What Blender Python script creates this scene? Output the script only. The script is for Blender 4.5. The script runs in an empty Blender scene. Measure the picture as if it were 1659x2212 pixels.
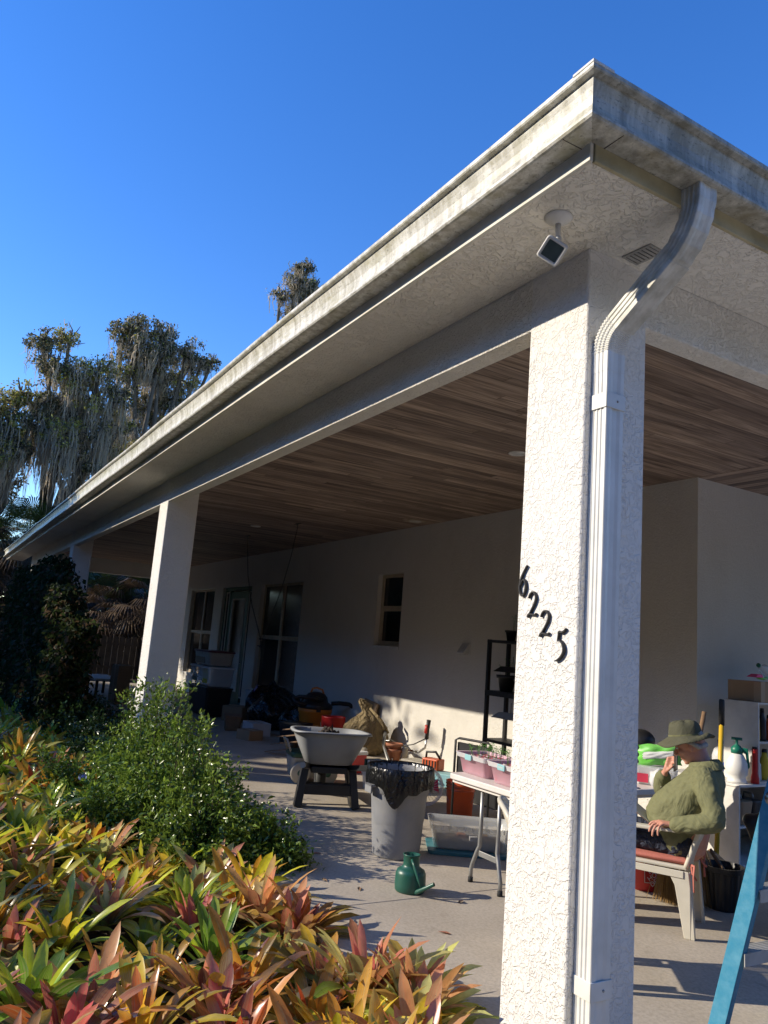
import bpy, bmesh, math, random
import numpy as np
from mathutils import Vector, Matrix
from math import radians as RAD, sin, cos, pi

S = bpy.context.scene
COL = S.collection
random.seed(7)
rng = np.random.default_rng(11)

# ------------------------------------------------------------------ camera
CAM_R = np.array([[0.50698, -0.11216, -0.85463], [0.85852, 0.15408, 0.48907], [0.07683, -0.98168, 0.17440]])
CAM_H = 1.68
cd = bpy.data.cameras.new("Camera"); cam = bpy.data.objects.new("Camera", cd); COL.objects.link(cam)
cd.sensor_fit = 'VERTICAL'; cd.sensor_height = 24.0; cd.lens = 1656.41 / 2212 * 24.0
cd.clip_start = 0.05; cd.clip_end = 3000
right, down, fwd = Vector(CAM_R[:, 0]), Vector(CAM_R[:, 1]), Vector(CAM_R[:, 2])
m = Matrix.Identity(4)
for i in range(3):
    m[i][0] = right[i]; m[i][1] = -down[i]; m[i][2] = -fwd[i]
m[2][3] = CAM_H
cam.matrix_world = m
S.camera = cam

def at(px, py, dist):
    """point at a horizontal distance, on the sight line of a place in the 1659x2212 photo"""
    d = CAM_R @ np.array([px - 829.5, py - 1106, 1656.41])
    d = d / math.hypot(d[0], d[1]) * dist
    return Vector((d[0], d[1], d[2] + CAM_H))

# ------------------------------------------------------------------ light
SUN_EL = RAD(25.6)
SUN_AZ = Vector((-0.50, -0.87, 0)).normalized()      # towards the sun
w = bpy.data.worlds.new("World"); S.world = w; w.use_nodes = True
nt = w.node_tree; nt.nodes.clear()
sky = nt.nodes.new("ShaderNodeTexSky"); sky.sky_type = 'NISHITA'; sky.sun_disc = False
sky.sun_elevation = SUN_EL; sky.sun_rotation = math.atan2(SUN_AZ.x, SUN_AZ.y)
sky.altitude = 0; sky.air_density = 1.0; sky.dust_density = 0.0; sky.ozone_density = 3.0
hs = nt.nodes.new("ShaderNodeHueSaturation"); hs.inputs['Saturation'].default_value = 1.29; hs.inputs['Hue'].default_value = 0.514; hs.inputs['Value'].default_value = 1.0
bg = nt.nodes.new("ShaderNodeBackground"); bg.inputs[1].default_value = 0.15
wo = nt.nodes.new("ShaderNodeOutputWorld")
nt.links.new(sky.outputs[0], hs.inputs['Color']); nt.links.new(hs.outputs[0], bg.inputs[0]); nt.links.new(bg.outputs[0], wo.inputs[0])
sl = bpy.data.lights.new("sun", 'SUN'); sl.energy = 3.15; sl.angle = RAD(0.55); sl.color = (1.0, 0.90, 0.74)
so = bpy.data.objects.new("sun", sl); COL.objects.link(so)
sd = Vector((SUN_AZ.x * cos(SUN_EL), SUN_AZ.y * cos(SUN_EL), sin(SUN_EL)))
so.rotation_euler = (-sd).to_track_quat('-Z', 'Y').to_euler(); so.location = sd * 40
S.view_settings.view_transform = 'Standard'; S.view_settings.look = 'None'
S.view_settings.exposure = 0.92; S.view_settings.gamma = 1.0
try:
    S.cycles.max_bounces = 8; S.cycles.diffuse_bounces = 5; S.cycles.transparent_max_bounces = 12
    S.cycles.use_denoising = True
except Exception: pass

# ------------------------------------------------------------------ helpers
def tag(o, label=None, cat=None, group=None, kind=None):
    if label: o['label'] = label
    if cat: o['category'] = cat
    if group: o['group'] = group
    if kind: o['kind'] = kind
    return o
def thing(name, label, cat, loc=(0, 0, 0), rz=0.0, group=None):
    o = bpy.data.objects.new(name, None); o.empty_display_size = 0.1; COL.objects.link(o)
    o.location = loc; o.rotation_euler = (0, 0, rz)
    return tag(o, label, cat, group)
def kids(o): return [c for c in bpy.data.objects if c.parent == o]
def copy_tree(o, parent=None):
    c = o.copy(); COL.objects.link(c)
    if parent is not None: c.parent = parent
    for ch in kids(o): copy_tree(ch, c)
    return c

class MB:
    """collects shapes; build() links them as one mesh object"""
    def __init__(s): s.v = []; s.f = []; s.T = Matrix.Identity(4); s.sm = []
    def add(s, vs, fs, smooth=False):
        b = len(s.v); T = s.T
        s.v += [tuple(T @ Vector(v)) for v in vs]
        s.f += [tuple(b + i for i in f) for f in fs]; s.sm += [smooth] * len(fs); return s
    def box(s, x0, y0, z0, x1, y1, z1):
        x0, x1 = min(x0, x1), max(x0, x1); y0, y1 = min(y0, y1), max(y0, y1); z0, z1 = min(z0, z1), max(z0, z1)
        return s.add([(x0,y0,z0),(x1,y0,z0),(x1,y1,z0),(x0,y1,z0),(x0,y0,z1),(x1,y0,z1),(x1,y1,z1),(x0,y1,z1)],
                     [(0,3,2,1),(4,5,6,7),(0,1,5,4),(1,2,6,5),(2,3,7,6),(3,0,4,7)])
    def bar(s, a, b, wx, wy, up=(0, 0, 1)):
        a = Vector(a); b = Vector(b); d = (b - a).normalized(); u = Vector(up)
        if abs(d.dot(u)) > .95: u = Vector((1, 0, 0))
        r = d.cross(u).normalized() * wx / 2; u = r.cross(d).normalized() * wy / 2
        vs = [a - r - u, a + r - u, a + r + u, a - r + u, b - r - u, b + r - u, b + r + u, b - r + u]
        return s.add(vs, [(0,3,2,1),(4,5,6,7),(0,1,5,4),(1,2,6,5),(2,3,7,6),(3,0,4,7)])
    def loft(s, rings, closed_ring=True, caps=True, smooth=True):
        n = len(rings[0]); vs = [v for r in rings for v in r]; fs = []
        for i in range(len(rings) - 1):
            for j in range(n if closed_ring else n - 1):
                k = (j + 1) % n
                fs.append((i*n+j, i*n+k, (i+1)*n+k, (i+1)*n+j))
        if caps and closed_ring:
            s.add(vs, fs, smooth); b = len(s.v) - len(vs)
            s.f.append(tuple(b + j for j in reversed(range(n)))); s.f.append(tuple(b + (len(rings)-1)*n + j for j in range(n))); s.sm += [False, False]
            return s
        return s.add(vs, fs, smooth)
    def tube(s, pts, rad, seg=8, caps=True, flat=1.0):
        pts = [Vector(p) for p in pts]; n = len(pts)
        if not hasattr(rad, '__len__'): rad = [rad] * n
        rings = []; prev = None
        for i, p in enumerate(pts):
            t = (pts[min(i+1, n-1)] - pts[max(i-1, 0)])
            if t.length < 1e-9: t = Vector((0, 0, 1))
            t.normalize()
            if prev is None:
                u = Vector((0, 0, 1)) if abs(t.z) < .9 else Vector((1, 0, 0))
                u = (u - t * u.dot(t)).normalized()
            else:
                u = prev - t * prev.dot(t)
                u = u.normalized() if u.length > 1e-6 else Vector((1, 0, 0))
            prev = u; v = t.cross(u)
            rings.append([p + (u * cos(2*pi*j/seg) + v * sin(2*pi*j/seg) * flat) * rad[i] for j in range(seg)])
        return s.loft(rings, True, caps)
    def lathe(s, prof, seg=32, c=(0, 0, 0), caps=True, sx=1, sy=1, a0=0):
        c = Vector(c)
        rings = [[c + Vector((r*cos(a0+2*pi*j/seg)*sx, r*sin(a0+2*pi*j/seg)*sy, z)) for j in range(seg)] for r, z in prof]
        return s.loft(rings, True, caps)
    def ell(s, c, rx, ry, rz, seg=16, rot=None):
        c = Vector(c); R = rot or Matrix.Identity(3); n = seg // 2
        rings = []
        for i in range(n + 1):
            a = pi * (i + .02) / (n + .04); 
            rings.append([c + R @ Vector((rx*sin(a)*cos(2*pi*j/seg), ry*sin(a)*sin(2*pi*j/seg), -rz*cos(a))) for j in range(seg)])
        return s.loft(rings)
    def rbox(s, x0, y0, z0, x1, y1, z1, r=.02, x0t=None, seg=4, taper=0.0):
        """box with rounded upright corners; taper narrows the bottom"""
        def ring(z, t):
            cx, cy = (x0+x1)/2, (y0+y1)/2; hx, hy = (x1-x0)/2 - t, (y1-y0)/2 - t; o = []
            for k, (sx, sy) in enumerate(((1,1),(-1,1),(-1,-1),(1,-1))):
                for i in range(seg + 1):
                    a = k*pi/2 + i*pi/2/seg
                    o.append((cx + sx*(hx-r) + r*cos(a), cy + sy*(hy-r) + r*sin(a), z))
            return o
        return s.loft([ring(z0, taper), ring(z1, 0)], True, True, False)
    def prism(s, poly, h0, h1, axis='z'):
        n = len(poly)
        def P(p, h): return {'z': (p[0], p[1], h), 'y': (p[0], h, p[1]), 'x': (h, p[0], p[1])}[axis]
        vs = [P(p, h0) for p in poly] + [P(p, h1) for p in poly]
        return s.add(vs, [tuple(range(n))[::-1], tuple(range(n, 2*n))] + [(i, (i+1) % n, n+(i+1) % n, n+i) for i in range(n)])
    def build(s, name, mat, parent=None, smooth=None, bevel=0, bseg=2, auto=35):
        me = bpy.data.meshes.new(name); me.from_pydata(s.v, [], s.f)
        me.materials.append(mat)
        bm = bmesh.new(); bm.from_mesh(me); bmesh.ops.recalc_face_normals(bm, faces=bm.faces); bm.to_mesh(me); bm.free()
        if smooth is None: me.polygons.foreach_set('use_smooth', s.sm)
        else: me.polygons.foreach_set('use_smooth', [smooth] * len(s.f))
        o = bpy.data.objects.new(name, me); COL.objects.link(o)
        if parent is not None: o.parent = parent
        if bevel:
            b = o.modifiers.new('bevel', 'BEVEL'); b.width = bevel; b.segments = bseg; b.limit_method = 'ANGLE'; b.angle_limit = RAD(auto)
        return o

def baked(o):
    """apply modifiers without operators"""
    dg = bpy.context.evaluated_depsgraph_get(); dg.update()
    me = bpy.data.meshes.new_from_object(o.evaluated_get(dg)); mats = list(o.data.materials)
    o.modifiers.clear(); o.data = me
    if not me.materials:
        for mm in mats: me.materials.append(mm)
    return o
def remeshed(mb, name, mat, parent, voxel, smooth_it=4, disp=None, folds=None):
    tmp = []
    o = mb.build(name, mat, None)
    r = o.modifiers.new('r', 'REMESH'); r.mode = 'VOXEL'; r.voxel_size = voxel; r.use_smooth_shade = True
    if smooth_it:
        q = o.modifiers.new('s', 'SMOOTH'); q.iterations = smooth_it; q.factor = .5
    if disp:
        for k, (strength, size, ttype) in enumerate(disp):
            tx = bpy.data.textures.new(name + 'folds', ttype); tx.noise_scale = size
            d = o.modifiers.new('d', 'DISPLACE'); d.texture = tx; d.strength = strength; d.mid_level = .5; d.texture_coords = 'LOCAL'
            if folds:
                e = bpy.data.objects.new('fold_guide', None); COL.objects.link(e); e.rotation_euler = folds[k][0]; e.scale = folds[k][1]; tmp.append(e); d.texture_coords = 'OBJECT'; d.texture_coords_object = e
    baked(o); o.parent = parent
    for e in tmp: bpy.data.objects.remove(e)
    o.data.polygons.foreach_set('use_smooth', [True] * len(o.data.polygons))
    return o

# ------------------------------------------------------------------ materials
def newmat(name):
    M = bpy.data.materials.new(name); M.use_nodes = True
    n = M.node_tree.nodes; l = M.node_tree.links; b = n['Principled BSDF']
    return M, n, l, b
def N(n, t, **kw):
    x = n.new(t)
    for k, v in kw.items():
        if k in x.inputs.keys() if hasattr(x.inputs, 'keys') else False: x.inputs[k].default_value = v
        else: setattr(x, k, v)
    return x
def mixc(n, l, fac, a, b, blend='MIX'):
    x = n.new('ShaderNodeMix'); x.data_type = 'RGBA'; x.blend_type = blend
    for s, v in ((x.inputs[0], fac), (x.inputs[6], a), (x.inputs[7], b)):
        if hasattr(v, 'links'): l.new(v, s)
        elif isinstance(v, (int, float)): s.default_value = v
        else: s.default_value = (*v, 1)[:4]
    return x.outputs[2]
def ramp(n, l, src, stops):
    r = n.new('ShaderNodeValToRGB'); e = r.color_ramp.elements
    while len(e) < len(stops): e.new(.5)
    for i, (p, c) in enumerate(stops):
        e[i].position = p; e[i].color = (c, c, c, 1) if isinstance(c, (int, float)) else (*c, 1)
    l.new(src, r.inputs[0]); return r.outputs[0]
def noise(n, l, vec, scale, detail=3, rough=.5, dist=0):
    x = n.new('ShaderNodeTexNoise'); x.inputs['Scale'].default_value = scale; x.inputs['Detail'].default_value = detail
    x.inputs['Roughness'].default_value = rough; x.inputs['Distortion'].default_value = dist
    if vec is not None: l.new(vec, x.inputs['Vector'])
    return x.outputs['Fac']
def coords(n, l, scale=(1, 1, 1), kind='Object'):
    tc = n.new('ShaderNodeTexCoord'); mp = n.new('ShaderNodeMapping'); mp.inputs['Scale'].default_value = scale
    l.new(tc.outputs[kind], mp.inputs['Vector']); return mp.outputs[0]
def bump(n, l, b, h, strength=.3, dist=.01, prev=None):
    x = n.new('ShaderNodeBump'); x.inputs['Strength'].default_value = strength; x.inputs['Distance'].default_value = dist
    l.new(h, x.inputs['Height'])
    if prev is not None: l.new(prev, x.inputs['Normal'])
    l.new(x.outputs[0], b.inputs['Normal']); return x.outputs[0]
def plain(name, c, rough=.5, metal=0, dirt=.25, dscale=6, dcol=None, bstr=.0, bscale=60, spec=.5, coat=0, trans=0, alpha=1, sss=0):
    """real surface colour with uneven wear"""
    M, n, l, b = newmat(name)
    co = coords(n, l)
    f = ramp(n, l, noise(n, l, co, dscale, 6, .6), [(.38, 0), (.72, 1)])
    fm = n.new('ShaderNodeMath'); fm.operation = 'MULTIPLY'; fm.inputs[1].default_value = dirt; l.new(f, fm.inputs[0])
    d = dcol or tuple(x * .45 for x in c)
    l.new(mixc(n, l, fm.outputs[0], c, d), b.inputs['Base Color'])
    rr = n.new('ShaderNodeMapRange'); rr.inputs[3].default_value = max(.02, rough - .08); rr.inputs[4].default_value = min(1, rough + .15)
    l.new(noise(n, l, co, dscale * 3, 4), rr.inputs[0]); l.new(rr.outputs[0], b.inputs['Roughness'])
    b.inputs['Metallic'].default_value = metal; b.inputs['Specular IOR Level'].default_value = spec
    if coat: b.inputs['Coat Weight'].default_value = coat; b.inputs['Coat Roughness'].default_value = .1
    if trans: b.inputs['Transmission Weight'].default_value = trans; b.inputs['IOR'].default_value = 1.25
    if alpha < 1: b.inputs['Alpha'].default_value = alpha
    if sss: b.inputs['Subsurface Weight'].default_value = sss; b.inputs['Subsurface Radius'].default_value = (.02, .01, .006)
    if bstr: bump(n, l, b, noise(n, l, co, bscale, 5), bstr, .004)
    return M

def stucco(name, c, scale=34, strength=1.0, dist=.004, stain=.25, staincol=(.25, .23, .17)):
    M, n, l, b = newmat(name)
    co = coords(n, l)
    a = noise(n, l, co, scale, 2.5, .55, .9)
    isl = ramp(n, l, a, [(.475, 0), (.53, 1)])
    a2 = noise(n, l, co, scale * 2.3, 2, .5, .6)
    isl2 = ramp(n, l, a2, [(.53, 0), (.60, 1)])
    mx = n.new('ShaderNodeMath'); mx.operation = 'MAXIMUM'; l.new(isl, mx.inputs[0])
    ml = n.new('ShaderNodeMath'); ml.operation = 'MULTIPLY'; ml.inputs[1].default_value = .6; l.new(isl2, ml.inputs[0]); l.new(ml.outputs[0], mx.inputs[1])
    fine = noise(n, l, co, 260, 3)
    ad = n.new('ShaderNodeMath'); ad.operation = 'MULTIPLY_ADD'; ad.inputs[1].default_value = .12; l.new(fine, ad.inputs[0])
    lo = n.new('ShaderNodeMath'); lo.operation = 'MULTIPLY'; l.new(mx.outputs[0], lo.inputs[0]); l.new(ramp(n, l, noise(n, l, co, 3.2, 4, .6), [(.35, .62), (.62, 1)]), lo.inputs[1]); l.new(lo.outputs[0], ad.inputs[2])
    bump(n, l, b, ad.outputs[0], strength, dist)
    st = ramp(n, l, noise(n, l, coords(n, l, (1, 1, .5)), 1.6, 7, .65), [(.5, 0), (.8, 1)])
    sm = n.new('ShaderNodeMath'); sm.operation = 'MULTIPLY'; sm.inputs[1].default_value = stain; l.new(st, sm.inputs[0])
    dk = mixc(n, l, ramp(n, l, fine, [(.3, .12), (.6, 0)]), c, tuple(x * .6 for x in c))
    l.new(mixc(n, l, sm.outputs[0], dk, staincol), b.inputs['Base Color'])
    b.inputs['Roughness'].default_value = .85; b.inputs['Specular IOR Level'].default_value = .25
    return M

def planks(name, along='Y', width=.115):
    M, n, l, b = newmat(name)
    tc = n.new('ShaderNodeNewGeometry'); sp = n.new('ShaderNodeSeparateXYZ'); l.new(tc.outputs['Position'], sp.inputs[0])
    u, v = (sp.outputs['Y'], sp.outputs['X']) if along == 'Y' else (sp.outputs['X'], sp.outputs['Y'])
    def math_(op, a, bb=None):
        x = n.new('ShaderNodeMath'); x.operation = op
        for i, q in enumerate((a, bb)):
            if q is None: continue
            if hasattr(q, 'links'): l.new(q, x.inputs[i])
            else: x.inputs[i].default_value = q
        return x.outputs[0]
    vs = math_('DIVIDE', v, width); idx = math_('FLOOR', vs); fr = math_('FRACT', vs)
    w1 = n.new('ShaderNodeTexWhiteNoise'); w1.noise_dimensions = '1D'; l.new(idx, w1.inputs['W'])
    us = math_('DIVIDE', math_('ADD', u, math_('MULTIPLY', w1.outputs['Value'], 3.1)), 3.1); seg = math_('FLOOR', us); fu = math_('FRACT', us)
    cb = n.new('ShaderNodeCombineXYZ'); l.new(idx, cb.inputs[0]); l.new(seg, cb.inputs[1])
    w2 = n.new('ShaderNodeTexWhiteNoise'); w2.noise_dimensions = '2D'; l.new(cb.outputs[0], w2.inputs['Vector'])
    g = n.new('ShaderNodeCombineXYZ'); l.new(math_('MULTIPLY', v, 26), g.inputs[0]); l.new(math_('MULTIPLY', u, 1.3), g.inputs[1]); l.new(math_('MULTIPLY', w2.outputs['Value'], 40), g.inputs[2])
    gr = noise(n, l, g.outputs[0], 1.0, 7, .62, .9)
    g2 = n.new('ShaderNodeCombineXYZ'); l.new(math_('MULTIPLY', v, 7), g2.inputs[0]); l.new(math_('MULTIPLY', u, .8), g2.inputs[1]); l.new(math_('MULTIPLY', w2.outputs['Value'], 90), g2.inputs[2])
    lg = noise(n, l, g2.outputs[0], 1.0, 3, .5, .6)
    base = ramp(n, l, gr, [(.30, (.11, .078, .062)), (.44, (.26, .195, .155)), (.56, (.40, .31, .25)), (.72, (.52, .42, .345))])
    tone = ramp(n, l, w2.outputs['Value'], [(0, (.52, .48, .47)), (.35, (.82, .79, .79)), (.7, (1.08, 1.04, 1.0)), (1, (1.38, 1.33, 1.27))])
    c = mixc(n, l, 1.0, base, tone, 'MULTIPLY')
    c = mixc(n, l, ramp(n, l, lg, [(.45, 0), (.75, .55)]), c, (.09, .052, .036))
    # knots
    kn = n.new('ShaderNodeTexVoronoi'); kn.feature = 'F1'; kn.inputs['Scale'].default_value = 1
    g3 = n.new('ShaderNodeCombineXYZ'); l.new(math_('MULTIPLY', v, 5.2), g3.inputs[0]); l.new(math_('MULTIPLY', u, 2.0), g3.inputs[1]); l.new(g3.outputs[0], kn.inputs['Vector'])
    c = mixc(n, l, ramp(n, l, kn.outputs['Distance'], [(.035, .85), (.085, 0)]), c, (.045, .025, .016))
    # tongue and groove lines, butt ends
    e1 = ramp(n, l, fr, [(.0, 1), (.035, 0), (.97, 0), (1, 1)]); e2 = ramp(n, l, fu, [(.0, 1), (.0025, 0)])
    ed = n.new('ShaderNodeMath'); ed.operation = 'MAXIMUM'; l.new(e1, ed.inputs[0]); l.new(e2, ed.inputs[1])
    c = mixc(n, l, math_('MULTIPLY', ed.outputs[0], .8), c, (.03, .018, .012))
    l.new(c, b.inputs['Base Color']); b.inputs['Roughness'].default_value = .6
    bump(n, l, b, math_('SUBTRACT', math_('MULTIPLY', gr, .25), ed.outputs[0]), .5, .004)
    return M

def concrete():
    M, n, l, b = newmat('porch_concrete'); co = coords(n, l)
    a = noise(n, l, co, 1.4, 7, .6, .3); f = noise(n, l, co, 45, 6, .7); s = noise(n, l, co, 3.5, 7, .65, 1.6)
    c = mixc(n, l, ramp(n, l, a, [(.35, 0), (.7, 1)]), (.55, .48, .385), (.42, .36, .28))
    c = mixc(n, l, ramp(n, l, f, [(.35, .4), (.6, 0)]), c, (.20, .17, .135))
    c = mixc(n, l, ramp(n, l, s, [(.6, 0), (.78, .45)]), c, (.17, .145, .115))
    l.new(c, b.inputs['Base Color']); b.inputs['Roughness'].default_value = .7; b.inputs['Specular IOR Level'].default_value = .35
    bump(n, l, b, f, .25, .003); return M

def soil():
    M, n, l, b = newmat('mulch_soil'); co = coords(n, l)
    f = noise(n, l, co, 22, 8, .7, .6)
    l.new(ramp(n, l, f, [(.3, (.018, .012, .008)), (.6, (.075, .052, .034)), (.85, (.16, .12, .08))]), b.inputs['Base Color'])
    b.inputs['Roughness'].default_value = .95; bump(n, l, b, f, 1, .03); return M

def metalgutter(name, heavy, along):
    """white enamelled gutter with mildew that runs down it"""
    M, n, l, b = newmat(name)
    tc = n.new('ShaderNodeNewGeometry'); mp = n.new('ShaderNodeMapping'); l.new(tc.outputs['Position'], mp.inputs[0])
    mp.inputs['Scale'].default_value = (9, 9, .9)
    st = noise(n, l, mp.outputs[0], 2.2, 7, .65, .15)
    mp2 = n.new('ShaderNodeMapping'); l.new(tc.outputs['Position'], mp2.inputs[0]); mp2.inputs['Scale'].default_value = (1, 1, 2.5)
    bl = noise(n, l, mp2.outputs[0], 3.1, 8, .7, .4)
    sp = noise(n, l, mp2.outputs[0], 38, 6, .7)
    if heavy:
        c = mixc(n, l, ramp(n, l, st, [(.32, 0), (.62, 1)]), (.60, .57, .47), (.27, .255, .20))
        c = mixc(n, l, ramp(n, l, bl, [(.5, 0), (.68, .7)]), c, (.30, .25, .14))
        c = mixc(n, l, ramp(n, l, sp, [(.56, 0), (.70, .8)]), c, (.07, .065, .05))
    else:
        c = mixc(n, l, ramp(n, l, st, [(.40, 0), (.62, .75)]), (.74, .72, .63), (.34, .31, .22))
        c = mixc(n, l, ramp(n, l, bl, [(.50, 0), (.68, .7)]), c, (.36, .33, .17))
        c = mixc(n, l, ramp(n, l, sp, [(.57, 0), (.68, .8)]), c, (.13, .12, .08))
    l.new(c, b.inputs['Base Color']); b.inputs['Roughness'].default_value = .42; b.inputs['Specular IOR Level'].default_value = .5
    bump(n, l, b, noise(n, l, mp2.outputs[0], 14, 4), .15, .004); return M

def leafmat(name, rough=.38, trans=.35, stripes=False, spec=.5):
    """colour comes from each leaf's own attribute"""
    M, n, l, b = newmat(name)
    at_ = n.new('ShaderNodeAttribute'); at_.attribute_name = 'tint'
    oi = n.new('ShaderNodeObjectInfo')
    co = coords(n, l)
    f = noise(n, l, co, 25, 4)
    hv = n.new('ShaderNodeHueSaturation'); l.new(at_.outputs['Color'], hv.inputs['Color'])
    mr = n.new('ShaderNodeMapRange'); mr.inputs[3].default_value = .94 if stripes else .995; mr.inputs[4].default_value = 1.06 if stripes else 1.005
    mr.inputs[3].default_value = .475 if stripes else .495; mr.inputs[4].default_value = .52 if stripes else .505
    l.new(oi.outputs['Random'], mr.inputs[0]); l.new(mr.outputs[0], hv.inputs['Hue'])
    mv = n.new('ShaderNodeMapRange'); mv.inputs[3].default_value = .6; mv.inputs[4].default_value = 1.35; l.new(f, mv.inputs[0]); l.new(mv.outputs[0], hv.inputs['Value'])
    c = hv.outputs[0]
    if stripes:
        uv = n.new('ShaderNodeUVMap'); uv.uv_map = 'UVMap'; mp = n.new('ShaderNodeMapping'); mp.inputs['Scale'].default_value = (15, 1.2, 1); l.new(uv.outputs[0], mp.inputs[0])
        g = noise(n, l, mp.outputs[0], 1, 3)
        c = mixc(n, l, ramp(n, l, g, [(.45, 0), (.65, .4)]), c, (.55, .50, .22))
        sp = noise(n, l, co, 90, 3); c = mixc(n, l, ramp(n, l, sp, [(.68, 0), (.74, .7)]), c, (.12, .06, .03))
    l.new(c, b.inputs['Base Color']); b.inputs['Roughness'].default_value = rough; b.inputs['Specular IOR Level'].default_value = spec
    tr = n.new('ShaderNodeBsdfTranslucent'); l.new(c, tr.inputs[0]); ms = n.new('ShaderNodeMixShader'); ms.inputs[0].default_value = trans
    l.new(b.outputs[0], ms.inputs[1]); l.new(tr.outputs[0], ms.inputs[2]); l.new(ms.outputs[0], n['Material Output'].inputs[0])
    return M

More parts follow.
